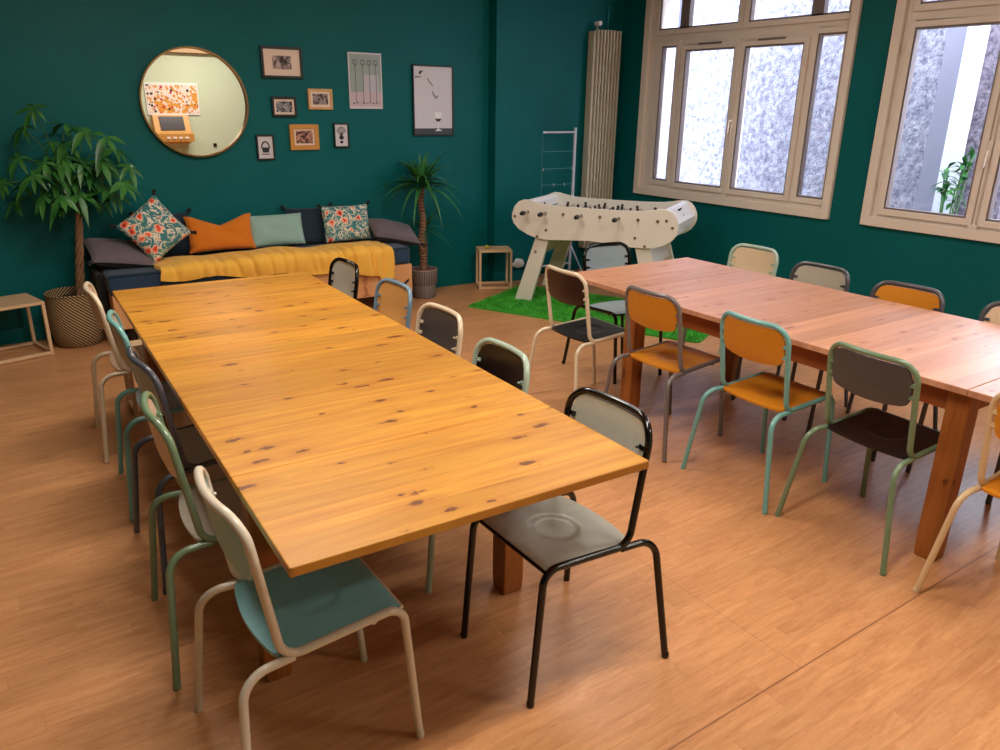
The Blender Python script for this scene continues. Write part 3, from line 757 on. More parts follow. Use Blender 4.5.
def pillow(name, label, cat, mat, w, h, th, loc, rot, grp, tassel=None, back=None, pinch=0, inset=.07, seed=1):
    """pillow in its own XZ plane; rot = euler; thing with cover, tassels"""
    t = thing(name, label, cat, loc, 0, grp); t.rotation_euler = rot
    rnd = random.Random(seed); ph = [rnd.uniform(0, 6) for _ in range(4)]
    N = 26
    def surf(sgn):
        vs = []
        for i in range(N+1):
            for j in range(N+1):
                u = i/N*2-1; v = j/N*2-1
                x = w/2*u*(1-inset*(1-v*v)**1*abs(u)**1 if True else 1); z = h/2*v*(1-inset*(1-u*u)*abs(v))
                if pinch and v > 0: z -= pinch*max(0, 1-abs(u)*1.25)*v
                prof = (max(0, 1-u**4)**.55)*(max(0, 1-v**4)**.55)
                wr = 1+.10*math.sin(5*u+ph[0]+2*v)*math.sin(4*v+ph[1])
                if pinch: wr -= .35*max(0, 1-abs(u)*3.2)*(.5+.5*v)
                y = sgn*(th/2*prof*wr+.0015)
                vs.append((x, y, z+h/2))
        return vs
    def mk(sgns, nm, mt, par):
        m = MB()
        for sgn in sgns:
            W = N+1; f = [(i*W+j, i*W+j+1, (i+1)*W+j+1, (i+1)*W+j) for i in range(N) for j in range(N)]
            m.add(surf(sgn), f)
        if len(sgns) == 2:
            W = N+1; n2 = W*W; ed = [(i*W) for i in range(W)]+[N*W+j for j in range(1, W)]+[i*W+N for i in range(N-1, -1, -1)]+[j for j in range(N-1, 0, -1)]
            m.f += [(ed[k], ed[(k+1) % len(ed)], n2+ed[(k+1) % len(ed)], n2+ed[k]) for k in range(len(ed))]
        ob = m.build(nm, mt, par, True); return ob
    if back:
        c = mk((-1,), 'cover', mat, t); c2 = mk((1,), 'back_cover', back, t)
        # thin trim around
        W = N+1
    else: c = mk((-1, 1), 'cover', mat, t)
    if tassel:
        for sx in (-1, 1):
            for sz in (0, 1):
                tm = MB(); x = sx*w/2*1.0; z = sz*h
                for q in range(9):
                    a = q*.7; d = Vector((sx*.7+.35*math.cos(a), .35*math.sin(a), (sz*2-1)*.7+.3*math.sin(a*2))).normalized()
                    tm.tube([(x, 0, z), Vector((x, 0, z))+d*.032], .006, 5)
                tm.ball((x, 0, z), .014, (1,1,1), 8, 6); tm.build('tassel', tassel, c, True)
    return t
PG = 'cushions on the daybed'
# leaning back pillows: rotation about X leans the top to the wall
def lean(d): return R(-d)
ZM = .548
pillow('cushion', 'dark navy square cushion behind the floral one at the left of the daybed', 'cushion', 'navy_dark', .40, .34, .09, (1.19, 6.345, ZM), (lean(12), 0, R(2)), PG, 'blackfab', seed=3)
pillow('cushion', 'dark navy square cushion between the sage one and the right floral one', 'cushion', 'navy_dark', .40, .32, .09, (2.36, 6.345, ZM), (lean(12), 0, 0), PG, 'blackfab', seed=5)
# diamond standing on a corner
pl = pillow('cushion', 'floral teal and red cushion standing on one corner at the left of the daybed', 'cushion', 'floral_a', .37, .37, .11, (1.255, 6.10, ZM+.035), (0, 0, 0), PG, 'blackfab', seed=8)
pl.rotation_mode = 'QUATERNION'
qq = Matrix.Rotation(lean(16), 4, 'X') @ Matrix.Rotation(R(-36), 4, 'Y')
pl.rotation_quaternion = qq.to_quaternion()
# bottom corner of the diamond rests at the given point
corner = qq @ Vector((-.185, 0, 0)); pl.location = Vector((1.03, 6.03, ZM+.01))-corner
pillow('cushion', 'burnt orange linen cushion with pinched top', 'cushion', 'orange_fab', .52, .29, .11, (1.585, 6.235, ZM+.03), (lean(18), 0, R(-2)), PG, None, pinch=.075, seed=10)
pillow('cushion', 'plain sage green linen cushion', 'cushion', 'sage', .46, .26, .10, (2.04, 6.255, ZM+.03), (lean(16), 0, R(0)), PG, None, inset=.03, seed=12)
pillow('cushion', 'floral teal and red square cushion upright at the right of the daybed', 'cushion', 'floral_b', .43, .31, .10, (2.655, 6.235, ZM+.02), (lean(14), 0, R(0)), PG, 'blackfab', inset=.04, seed=14)
# lying grey ones
a = pillow('cushion', 'mauve-grey black-edged cushion lying at the left end of the daybed', 'cushion', 'greyfab', .46, .40, .13, (.0, 0, 0), (0, 0, 0), PG, 'blackfab', 'blackfab', seed=16)
a.rotation_euler = (R(-75), R(10), R(4)); a.location = (.84, 6.00, .585)
a = pillow('cushion', 'mauve-grey black-edged cushion lying at the right end of the daybed, by the tall yucca', 'cushion', 'greyfab', .45, .32, .13, (.0, 0, 0), (0, 0, 0), PG, 'blackfab', 'blackfab', seed=18)
a.rotation_euler = (R(-70), R(13), R(-3)); a.location = (3.03, 6.03, .575)

# mustard quilt over the mattress
def quilt():
    X0, X1 = 1.02, 2.87; nx, ns = 220, 40; vs = []
    rnd = random.Random(3)
    cre = []; c_ = .0
    while c_ < 1.75: c_ += rnd.uniform(.045, .12); cre.append((c_, rnd.uniform(-.02, .10), rnd.uniform(.008, .022), rnd.uniform(.010, .024), rnd.uniform(.0, .5)))
    def puff(u, s):
        v = .010*math.sin(u*9+1)+.006*math.sin(u*17-s*4)
        for c0, sl, wd, dp, s0 in cre:
            q = (u-c0-sl*(s-.3))/wd
            if abs(q) < 3: v -= dp*math.exp(-q*q)*min(1, max(0, (s-s0*.5)*4))
        return v
    for side in (0, 1):
        for i in range(nx+1):
            u = i/nx; x = X0+(X1-X0)*u
            drop = .07+.075*u+.012*math.sin(u*23)+.09*(max(0, u-.0)**3)
            if u > .93: drop += .03
            depth = .36-.04*u
            L = depth+drop
            for j in range(ns+1):
                s = j/ns; d = s*L
                thk = (.056-.018*u)*min(1, .35+4*min(u, 1-u)+0*s)
                if d < depth: y = SY0-.02+depth-d; z = .549; nx_, nz_ = 0, 1
                else:
                    q = d-depth; y = SY0-.022; z = .549-q; nx_, nz_ = -1, 0
                # round the edge
                k = max(-1, min(1, (d-depth)/.05)); ang = (k+1)/2*PI/2; ny_, nz_ = -math.sin(ang), math.cos(ang)
                if abs(k) < 1:
                    r = .05/(PI/2)*1.2; y = SY0-.022+.032*(1-math.sin(ang)); z = .549-.032*(1-math.cos(ang))
                t_ = (thk*math.sin(PI*min(1, max(.0, .12+s*.88*.93)))**.5+puff(u*1.6, s)*(.5+.5*min(1, 5*u)))*side
                if side: t_ = max(.006, t_)
                sx = 0
                if side: sx = (.5-u)*.0
                vs.append((x+sx+.012*math.sin(s*9+side)*(1 if i in (0, nx) else 0), y+ny_*t_, z+nz_*t_))
    n = (nx+1)*(ns+1); W = ns+1; f = []
    for i in range(nx):
        for j in range(ns):
            a = i*W+j; f.append((a, a+W, a+W+1, a+1)); f.append((n+a, n+a+1, n+a+W+1, n+a+W))
        a = i*W; f.append((a, n+a, n+a+W, a+W)); a = i*W+ns; f.append((a, a+W, n+a+W, n+a))
    for j in range(ns):
        a = j; f.append((a, a+1, n+a+1, n+a)); a = nx*W+j; f.append((a, n+a, n+a+1, a+1))
    return MB().add(vs, f)
q = thing('quilt', 'mustard yellow quilted throw spread over the daybed mattress', 'blanket')
quilt().build('cloth', 'mustard', q, True)
for x, y, z in ((2.865, 5.80, .285), (2.85, 6.0, .575), (1.03, 5.81, .47)):
    tm = MB()
    for k in range(7): tm.tube([(x, y, z), (x+.008*math.cos(k), y+.008*math.sin(k)-.005, z-.04)], .004, 5)
    tm.ball((x, y, z), .009, (1,1,1), 8, 6); tm.build('tassel', 'blackfab', q, True)

# ---------------------------------------------------------------- wall decoration
YM = BY-.001
t = thing('mirror', 'large round brass-rimmed mirror on the teal wall above the daybed', 'mirror', (1.540, YM, 1.69))
n = 96; Ro, Ri = .397, .385; rim = MB()
vs = []
for k in range(n):
    a = 2*PI*k/n; c, s = math.cos(a), math.sin(a)
    vs += [(Ro*c, 0, Ro*s), (Ro*c, -.045, Ro*s), (Ri*c, -.045, Ri*s), (Ri*c, 0, Ri*s)]
rim.add(vs, [(4*k+i, 4*((k+1)%n)+i, 4*((k+1)%n)+(i+1)%4, 4*k+(i+1)%4) for k in range(n) for i in range(4)]).build('rim', 'brass', t)
gl = MB(); gl.prism([(Ri*.998*math.cos(2*PI*k/n), Ri*.998*math.sin(2*PI*k/n)) for k in range(n)], -.018, -.002, lambda a, b, d: (a, d, b)); gl.build('mirror_glass', 'mirror', t)

def picture(label, x0, x1, z0, z1, frame, fw, mount, img_mat, mw, marks=None, grp='small framed pictures on the teal wall', d=.022, name='picture_frame'):
    cx, cz = (x0+x1)/2, (z0+z1)/2; w, h = (x1-x0)/2, (z1-z0)/2
    t = thing(name, label, 'picture', (cx, YM, cz), 0, grp)
    f = MB()
    f.box((-w, -d, -h), (-w+fw, 0, h)); f.box((w-fw, -d, -h), (w, 0, h)); f.box((-w+fw, -d, -h), (w-fw, 0, -h+fw)); f.box((-w+fw, -d, h-fw), (w-fw, 0, h))
    f.build('frame', frame, t, bevel=.001)
    MB().box((-w+fw, -d*.55, -h+fw), (w-fw, -.001, h-fw)).build('mount', mount, t)
    if img_mat:
        MB().box((-w+fw+mw[0], -d*.55-.0015, -h+fw+mw[1]), (w-fw-mw[0], -d*.55-.0002, h-fw-mw[1])).build('image', img_mat, t)
    if marks:
        for nm, mat, mb in marks(w, h, -d*.55-.002): mb.build(nm, mat, t)
    return t
ph1 = photo_mat('old_photo_one', srgb(40, 24, 26), srgb(190, 166, 160), 26, 1.1); ph2 = photo_mat('old_photo_two', srgb(24, 22, 28), srgb(170, 168, 176), 34, 2.3)
ph3 = photo_mat('old_photo_three', srgb(40, 24, 24), srgb(180, 160, 160), 30, 4.3); ph4 = photo_mat('old_photo_four', srgb(60, 24, 22), srgb(206, 150, 130), 28, 7.7, .52)
picture('large black-framed landscape photo with wide cream mount, topmost of the small pictures', 2.075, 2.412, 1.885, 2.122, 'black_frame', .020, 'passepartout', ph1, (.072, .048))
picture('small black-framed landscape photo beside the mirror, below the large one', 2.133, 2.338, 1.592, 1.746, 'black_frame', .018, 'passepartout', ph2, (.018, .018))
picture('small light wood framed landscape photo, right of the small black one', 2.442, 2.654, 1.652, 1.812, 'lightoak_frame', .018, 'passepartout', ph3, (.022, .020))
picture('ochre wood framed landscape photo with wide frame, lowest in the middle', 2.264, 2.513, 1.331, 1.532, 'oak_frame', .036, 'passepartout', ph4, (.016, .014))
def basket_marks(w, h, y):
    m = MB(); m.tube([(.032*math.cos(a)*1.0, y, -.005+.05*math.sin(a)) for a in [PI*k/14 for k in range(15)]], .005, 6)
    m.prism([(-.032, 0), (.032, 0), (.024, -.04), (-.024, -.04)], y-.001, y+.001, lambda a, b, d: (a, d, b)); m.prism([(-.035, -.05), (.035, -.05), (.035, -.056), (-.035, -.056)], y-.001, y+.001, lambda a, b, d: (a, d, b))
    return [('drawing', 'ink', m)]
picture('black-framed portrait print of a dark basket shape beside the mirror, lowest left', 1.981, 2.126, 1.256, 1.453, 'black_frame', .012, 'paper', None, None, basket_marks)
def vase_marks(w, h, y):
    m = MB()
    for k in range(7):
        a = PI*(k+.5)/7; p = (.0+.036*math.cos(a), y, .025+.04*math.sin(a)); m.tube([(0, y, -.01), p], .0018, 5); m.ball(p, .006, (1,.3,1), 8, 5)
    m.ball((0, y, -.018), .022, (1, .1, .8), 12, 6); m.ball((0, y, -.055), .016, (1, .1, .8), 12, 6)
    return [('drawing', 'ink', m)]
picture('black-framed portrait print of a dark flower vase drawing, lowest right', 2.650, 2.786, 1.343, 1.542, 'black_frame', .011, 'paper', None, None, vase_marks)
# unframed white print
t = thing('art_print', 'pale portrait print of four tall flower stems on white paper, unframed look', 'picture', (2.966, YM, 1.885))
MB().box((-.154, -.012, -.224), (.154, -.001, .224)).build('sheet', 'paper', t)
MB().box((-.143, -.0135, -.205), (.143, -.0121, .212)).build('background', plain('grey_green_wash', srgb(150, 164, 160), .6), t)
MB().box((-.143, -.0145, -.205), (.143, -.0136, -.09)).build('lower_band', plain('pale_pink_wash', srgb(196, 176, 184), .6), t)
MB().box((-.02, -.0142, -.09), (.12, -.0137, .05)).build('pale_field', plain('pale_grey_wash', srgb(184, 182, 192), .6), t)
fl_ = MB()
for x in (-.095, -.025, .035, .095):
    fl_.tube([(x, -.016, -.17), (x+.004, -.016, .0), (x, -.016, .14)], .0025, 5)
    for k in range(7):
        a = k*.9; fl_.ball((x+.018*math.cos(a), -.016, .145+.02*math.sin(a)), .008, (1, .12, .8), 8, 5)
for k in range(9): fl_.box((-.125+.03*k, -.0165, -.186+.004*(k % 3)), (-.105+.03*k, -.0150, -.174+.006*(k % 2)))
fl_.build('flower_drawing', 'greyink', t)
# black framed poster
def lamp_marks(w, h, y):
    yy = lambda a, b, d: (a, d, b); out = []
    base = MB(); base.box((-w+.012, y-.001, -h+.012), (w-.012, y+.001, -h+.062)); out.append(('dark_band', plain('charcoal_band', srgb(52, 48, 52), .4), base))
    m = MB(); m.prism([(.01, -.155), (.085, -.155), (.06, -.18), (.035, -.18)], y-.002, y-.001, yy)       # glass bowl
    m.prism([(-.145, .235), (-.125, .255), (-.115, .245), (-.095, .258), (-.10, .25), (-.125, .228), (-.14, .215)], y-.002, y-.001, yy)
    for k in range(4): m.box((-.185+.016*k, y-.002, .192), (-.175+.016*k, y-.001, .202+.004*(k % 2)))
    for a, b, c, d in ((-.055, .19, -.035, .155), (-.035, .155, -.005, .13), (-.01, .08, .012, .04), (.012, .04, .035, .02), (.035, .02, .045, .045)): m.tube([(a, y-.002, b), (c, y-.002, d)], .003, 5)
    out.append(('bird_and_branch_drawing', 'ink', m))
    s = MB(); s.prism([(.012, -.10), (.085, -.10), (.082, -.15), (.015, -.15)], y-.0015, y-.0005, yy); s.box((.043, y-.003, -.245), (.053, y-.0015, -.18)); s.prism([(.01, -.262), (.09, -.262), (.055, -.245), (.042, -.245)], y-.003, y-.0015, yy); out.append(('wine_glass_drawing', 'whiteink', s))
    return out
picture('tall black-framed poster with small black bird and wine glass, nearest the pillar', 3.415, 3.835, 1.435, 2.036, 'black_frame', .012, 'paper', None, None, lamp_marks, None, .025, 'poster')

# ---------------------------------------------------------------- things behind the camera seen in the mirror
t = thing('wall_print', 'wide orange and white patterned print seen in the round mirror', 'picture', (3.225, FY+.001, 1.735))
MB().box((-.44, 0, -.265), (.44, .02, .265)).build('border', 'foos_white', t, bevel=.002)
MB().box((-.42, .0205, -.235), (.42, .023, .235)).build('print', 'poster_print', t)
t = thing('wall_cabinet', 'golden wooden cabinet with dark screen seen in the round mirror', 'cabinet', (3.13, FY+.001, 1.03))
prof = [(.0, .0), (.40, .0), (.42, .14), (.24, .16), (.12, .44), (.0, .44)]
MB().prism(prof, -.30, .30, lambda a, b, d: (d, a, b)).build('body', 'cab_wood', t, bevel=.004)
MB().prism([(.232, .19), (.245, .195), (.150, .42), (.138, .415)], -.20, .20, lambda a, b, d: (d, a, b)).build('screen', 'screen', t)
kn = MB(); [kn.box((-.16+.1*k, .412, .055), (-.10+.1*k, .424, .085)) for k in range(4)]; kn.build('button_row', 'foos_white', t)
MB().box((-.26, 0.0, -.03), (.26, .3, -.001)).build('bracket', 'cab_wood', t)
tag(MB().box((-.03, 0, -.03), (.03, .02, .03)).build('wall_socket', 'black_frame', None, bevel=.004, loc=(3.87, FY+.001, .95)), 'small dark socket on the opposite wall, seen low in the mirror', 'socket')

# ---------------------------------------------------------------- radiator
t = thing('radiator', 'tall vertical beige fin radiator in the corner behind the football table', 'radiator', (5.6, 6.38, 0))
rx0, rx1, rz0, rz1 = 5.415-5.6, 5.785-5.6, .25, 2.43
MB().box((rx0, -.048, rz0), (rx0+.03, .045, rz1-.012)).build('side_panel', 'radiator', t, bevel=.008)
MB().box((rx0+.031, -.018, rz0+.01), (rx1, .03, rz1-.012)).build('water_channel', 'radiator', t)
nf = 8; pw = (rx1-rx0-.035)/nf
for k in range(nf):
    x = rx0+.036+k*pw
    MB().box((x, -.068, rz0), (x+pw*.52, -.0185, rz1+.002)).build('fin', 'radiator', t, bevel=.004)
MB().box((rx0+.05, .031, .6), (rx0+.09, .066, .64)).build('wall_bracket', 'radiator', t)
MB().box((rx1-.09, .031, 2.0), (rx1-.05, .066, 2.04)).build('wall_bracket', 'radiator', t)
v = MB(); v.tube([(rx0+.075, 0, rz1-.02), (rx0+.075, 0, rz1+.045)], .009, 10); v.build('valve_pipe', 'metal', t, True)
v = MB(); v.tube([(rx0+.075, -.05, rz1+.06), (rx0+.075, .02, rz1+.06)], .021, 16); v.build('valve_knob', 'foos_white', t, True)
p = MB(); p.tube([(rx0+.24, .03, rz1-.02), (rx0+.24, .03, H-.002)], .008, 8); p.build('riser_pipe', 'teal_gloss', t, True)

# ---------------------------------------------------------------- drying rack behind the pillar
t = thing('drying_rack', 'white metal drying rack with thin wires standing behind the pillar', 'rack', (5.25, 6.36, 0))
MB().tube([(0, 0, .02), (0, 0, 1.50)], .0155, 12).build('post', 'rack_white', t, True)
MB().tube([(-.43, .0, .02), (-.43, .0, 1.46)], .012, 12).build('post', 'rack_white', t, True)
MB().tube([(-.415, 0, 1.455), (-.0155, 0, 1.455)], .011, 10).build('top_rail', 'rack_white', t, True)
for k, z in enumerate((1.27, 1.10, .94, .78, .62)):
    MB().tube([(-.42, 0, z), (-.0155, 0, z)], .0022, 6).build('wire', 'wire', t, True)
for x, z in ((-.40, 1.08), (-.03, 1.085), (-.26, .925), (-.12, .925)):
    MB().tube([(x, -.004, z+.03), (x, -.006, z)], .003, 6).build('hook', 'rack_white', t, True)
MB().tube([(-.60, -.0, .10), (0, -.0, .10)], .011, 8).build('foot_bar', 'rack_white', t, True)
MB().tube([(0, -.26, .012), (0, .05, .012)], .011, 8).build('foot_bar', 'rack_white', t, True)
MB().tube([(0, -.24, .012), (0, 0, .30)], .008, 8).build('brace', 'rack_white', t, True)

# ---------------------------------------------------------------- football table
u = Vector((.51131682, -.85939229, 0)); nn = Vector((.85939229, .51131682, 0)); P0 = Vector((4.037, 5.494, 0))
t = thing('football_table', 'cream and white table football game on slanting legs standing on the green grass mat', 'football table', P0, math.atan2(u.y, u.x))
# local frame: x along the length, y away from the camera (nn), z up
FW = .76
loc = lambda s, z, d: (s, d, z)
outline = [(-.155,.80), (-.135,.86), (-.095,.905), (-.045,.925), (.01,.922), (.08,.908), (.17,.893), (.30,.888), (.58,.885), (.86,.888), (1.02,.893), (1.10,.905), (1.17,.920), (1.23,.920), (1.275,.900), (1.31,.86), (1.33,.81),
           (1.333,.76), (1.318,.71), (1.285,.665), (1.23,.628), (1.16,.602), (1.08,.59), (.95,.588), (.80,.60), (.58,.612), (.36,.60), (.20,.588), (.09,.595), (-.0,.622), (-.09,.665), (-.14,.715), (-.157,.76)]
for d in (0, FW-.028): MB().prism(outline, d, d+.028, loc).build('side_panel', 'white_paint', t, bevel=.003)
ins = .029
body = MB(); body.prism([(0, .70), (1.17, .70), (1.17, .745), (0, .745)], ins, FW-ins, loc); body.build('cabinet_floor', 'foos_white', t)
MB().box((.0, ins, .746), (1.17, FW-ins, .750)).build('pitch', 'pitch', t)
# end boxes
MB().prism([(1.171,.70), (1.171,.885), (1.195,.915), (1.235,.912), (1.318,.80), (1.29,.69), (1.19,.625)], ins, FW-ins, loc).build('end_box', 'foos_white', t, bevel=.004)
MB().prism([(-.001,.70), (-.001,.885), (-.025,.915), (-.06,.912), (-.143,.80), (-.12,.69), (-.02,.625)], ins, FW-ins, loc).build('end_box', 'foos_white', t, bevel=.004)
MB().box((-.0005, .25, .751), (.004, .45, .83)).build('goal', 'bakelite', t); MB().box((1.1655, .25, .751), (1.1705, .45, .83)).build('goal', 'bakelite', t)
MB().box((.01, ins, .7505), (.014, .13, .86)).build('score_plate', plain('grey_score_plate', srgb(110, 112, 130), .4), t)
MB().box((.25, .18, .58), (.92, .52, .699)).build('ball_tray', 'white_paint', t, bevel=.01)
# small dark writing mark on the right end: an illegible script, as in the photograph
wm = MB()
zz = [(.0,.0),(.018,.012),(.03,-.006),(.042,.014),(.055,0),(.07,.010),(.085,-.004),(.1,.012),(.118,.004),(.135,.010)]
wm.tube([loc(1.262+.0-b*.6, .885+b*.7, .28+a) for a, b in zz], .0035, 5)
wm.build('script_mark', 'ink', t); wm2 = MB(); wm2.ball(loc(1.292, .842, .37), .008, (.5,1,1), 8, 5); wm2.build('lock', 'metal', t)
# rods, handles, players
rods = [0, .166, .331, .497, .663, .828, .994, 1.16]
men = [1, 2, 3, 5, 5, 3, 2, 1]
for k, (s, cnt) in enumerate(zip(rods, men)):
    near = k in (0, 1, 3, 5)
    RZ = .822
    y0, y1 = (-.08 if near else -.012, FW+.03) if near else (-.02, FW+.11)
    rod = MB().tube([loc(s, RZ, y0), loc(s, RZ, y1)], .0075, 10).build('rod', 'chrome', t, True)
    hy = (-.155, -.075) if near else (FW+.10, FW+.18)
    MB().tube([loc(s, RZ, hy[0]+(hy[1]-hy[0])*q/6) for q in range(7)], .017, 12, rfun=lambda f: .014+.007*math.sin(PI*f)).build('handle', 'bakelite', rod, True)
    bush = MB(); bush.tube([loc(s, RZ, -.006), loc(s, RZ, .0)], .013, 12); bush.tube([loc(s, RZ, FW), loc(s, RZ, FW+.006)], .013, 12); bush.build('bushing', 'metal', rod, True)
    for j in range(cnt):
        y = ins+.04+(FW-2*ins-.08)*(j+.5)/cnt
        pm = MB(); tilt = random.uniform(-.3, .3)
        pts = [Vector((math.sin(tilt)*q, 0, -math.cos(tilt)*q)) for q in (.052, .03, 0, -.02)]
        c = Vector((s, y, RZ-.0))
        pm.tube([c+pts[1], c+pts[2]*1, c+pts[3]], .014, 8); pm.ball(tuple(c+Vector((-math.sin(tilt)*.034, 0, math.cos(tilt)*.034))), .014, (1,1,1), 8, 6)
        a_ = c+pts[0]; pm.tube([c+pts[1], a_], .009, 8); pm.tube([a_+Vector((-.012, 0, 0)), a_+Vector((.016, 0, 0))], .009, 6)
        pm.build('player', 'player_red' if k in (0, 1, 3, 5) else 'player_blue', rod, True)
for s, z in ((-.125,.776), (1.231,.83), (1.284,.775), (.176,.676), (.092,.612), (.978,.671), (1.065,.607)):
    MB().tube([loc(s, z, -.004), loc(s, z, .0)], .012, 12).build('bolt', 'metal', t, True)
# legs
def leg(s0, s1, f0, f1, d):
    m = MB(); m.prism([(s0, .66), (s1, .66), (f1, 0.013), (f0, .013)], d, d+.04, loc); return m.build('leg', 'white_paint', t, bevel=.003)
for d in (.030, FW-.071):
    l = leg(.085, .21, -.125, .035, d)
    MB().tube([loc(.07, .471, d-.004), loc(.07, .471, d)], .012, 12).build('bolt', 'metal', l, True)
    leg(.955, 1.08, 1.13, 1.29, d)
for a, b in (((.055, .50), (.16, .33)), ((1.10, .50), (.995, .33))):
    sgn = 1 if a[0] < .5 else -1
    m = MB(); m.prism([(a[0]+sgn*.03, .60), (a[0]+sgn*.055, .60), (a[0]-sgn*.00, .42), (a[0]-sgn*.025, .42)], .071, FW-.072, loc); m.build('cross_board', 'white_paint', t, bevel=.002)

# grass mat with short blades
g0 = Vector((3.496, 5.629, 0)); ang = math.atan2(-.898, .44)
t = thing('grass_mat', 'bright green artificial grass mat under the football table', 'mat', g0, ang)
GLn, GW = 2.09, 1.02
mat_ = MB(); rr = .03
poly = [(0, 0), (GLn-.03, 0), (GLn, .03), (GLn, GW), (0, GW)]
mat_.prism(poly, 0.0, .012, lambda a, b, d: (a, b, d)).build('backing', 'grass', t)
bl = MB(); rnd = random.Random(5)
for k in range(15000):
    x, y = rnd.uniform(.004, GLn-.004), rnd.uniform(.004, GW-.004); a = rnd.uniform(0, PI); hgt = rnd.uniform(.014, .024); w = .003
    dx, dy = math.cos(a)*w, math.sin(a)*w; lx, ly = rnd.uniform(-.01, .01), rnd.uniform(-.01, .01)
    bl.v += [(x-dx, y-dy, .012), (x+dx, y+dy, .012), (x+lx, y+ly, .012+hgt)]; i = len(bl.v)-3; bl.f.append((i, i+1, i+2))
me = bpy.data.meshes.new('pile'); me.from_pydata(bl.v, [], bl.f); me.materials.append(M['blade']); o = bpy.data.objects.new('pile', me); COL.objects.link(o); o.parent = t; o['kind'] = 'stuff'

# ---------------------------------------------------------------- plants
t = thing('potted_money_tree', 'braided-trunk money tree in a striped woven basket at the left of the daybed', 'plant', (.475, 6.205, 0))
b = MB(); b.lathe([(.0, .0), (.135, .0), (.16, .03), (.178, .12), (.182, .22), (.176, .32), (.172, .385), (.164, .388), (.165, .33), (.168, .20), (.15, .05), (0, .04)], 56); bk = b.build('basket', 'basket', t, True)
rg = MB(); rg.tube([(.172*math.cos(2*PI*k/48), .172*math.sin(2*PI*k/48), .385) for k in range(49)], .008, 8); rg.build('basket_rim', 'basket', bk, True)
sd = MB(); sd.lathe([(0, .30), (.165, .30), (.165, .335), (.06, .345), (0, .345)], 32); sd.build('soil', 'soil', t)
tr = MB()
for q in range(4):
    ph = q*PI/2; pts = []
    for k in range(60):
        f = k/59; z = .33+.62*f; a = ph+f*11; r = .018*(1-.3*f)
        pts.append((.045+.085*f+r*math.cos(a), -.02+r*math.sin(a), z))
    tr.tube(pts, .017, 8, rfun=lambda f: .0175-.006*f)
tr.build('braided_trunk', 'trunk', t, True)
fo = MB(); pe = MB(); rnd = random.Random(11)
top = Vector((.13, -.02, .95)); brs = []
for k in range(7):
    a = k*2*PI/7+.3; d = Vector((math.cos(a)*.5, math.sin(a)*.3, 1)).normalized(); p = top+d*rnd.uniform(.10, .26); brs.append((top, p)); pe.tube([top-Vector((0,0,.03)), (top+p)/2, p], .007, 6)
cl_ = [(.184,1.17),(.24,1.03),(.43,1.64),(.36,1.52),(.52,1.42),(.62,1.54),(.72,1.50),(.82,1.46),(.92,1.37),(.95,1.26),(.90,1.15),(.80,1.10),(.66,1.30),(.55,1.22),(.44,1.30),(.36,1.22),(.30,1.32),(.70,1.20),(.78,1.30),(.62,1.08),(.50,1.08),(.86,1.05),(.72,1.02),(.40,1.08),(.60,1.42),(.56,1.33),(.88,1.24),(.30,1.12)]
for (x, z) in cl_:
    off = rnd.uniform(-.26, .10); c = Vector((x-.475, off, z)); 
    if c.y > .10: c.y = .10
    src = min((b_[1] for b_ in brs), key=lambda p: (p-c).length)
    mid = (src+c)/2+Vector((0, 0, .05)); pe.tube([src, mid, c], .0032, 5)
    outd = Vector((c.x-top.x, c.y-top.y-.05, .10)).normalized()
    nl = rnd.choice((5, 6, 7)); base_up = (outd*.5+Vector((0, -.35, .6))).normalized()
    e1 = base_up.cross(Vector((0, 0, 1)) if abs(base_up.z) < .95 else Vector((1, 0, 0))).normalized(); e2 = base_up.cross(e1)
    a0 = rnd.uniform(0, 6)
    for q in range(nl):
        a = a0+q*2*PI/nl; d = (e1*math.cos(a)+e2*math.sin(a)+base_up*.12); L = rnd.uniform(.10, .185)*(1-.25*abs(math.sin(a*.5)))
        leaf_blade(fo, c, d+Vector((rnd.uniform(-.25, .25), rnd.uniform(-.25, .25), rnd.uniform(-.45, .1))), L, L*rnd.uniform(.15, .2), rnd.uniform(.3, .8), .3, 6, d.cross(base_up))
for k in range(60):   # inner small leaves
    c = top+Vector((rnd.uniform(-.18, .2), rnd.uniform(-.15, .08), rnd.uniform(.02, .4))); d = Vector((rnd.uniform(-1, 1), rnd.uniform(-1, .4), rnd.uniform(-.7, .4)))
    leaf_blade(fo, c, d, rnd.uniform(.11, .17), .024, .5)
def clampy(mb, lim):
    mb.v = [(x, min(y, lim), z) for x, y, z in mb.v]
clampy(fo, .232); clampy(pe, .225)
pe.build('branches', 'petiole', t, True); fo.build('foliage', 'leaf', t, True)

t = thing('potted_yucca', 'tall yucca in a ribbed grey pot at the right of the daybed', 'plant', (3.355, 6.185, 0))
pt = MB(); pt.lathe([(0, 0), (.105, 0), (.112, .01), (.116, .11), (.112, .125), (.128, .14), (.130, .262), (.120, .264), (.118, .20), (0, .19)], 48); po = pt.build('pot', 'pot', t, True)
rg = MB(); rg.tube([(.125*math.cos(2*PI*k/48), .125*math.sin(2*PI*k/48), .262) for k in range(49)], .006, 8); rg.build('pot_rim', plain('mauve_pot_rim', srgb(150, 122, 112), .8), po, True)
sd = MB(); sd.lathe([(0, .20), (.117, .20), (.117, .235), (0, .245)], 32); sd.build('soil', 'terracotta', t)
tr = MB(); tr.tube([(-.005+.01*math.sin(k*.8), 0, .22+.78*k/16) for k in range(17)], .03, 12, rfun=lambda f: .034-.008*f); tr.build('trunk', 'yucca_trunk', t, True)
tr = MB(); tr.tube([(.045, .05, .22), (.07, .07, .45), (.06, .08, .62)], .015, 8); tr.build('second_stem', 'yucca_trunk', t, True)
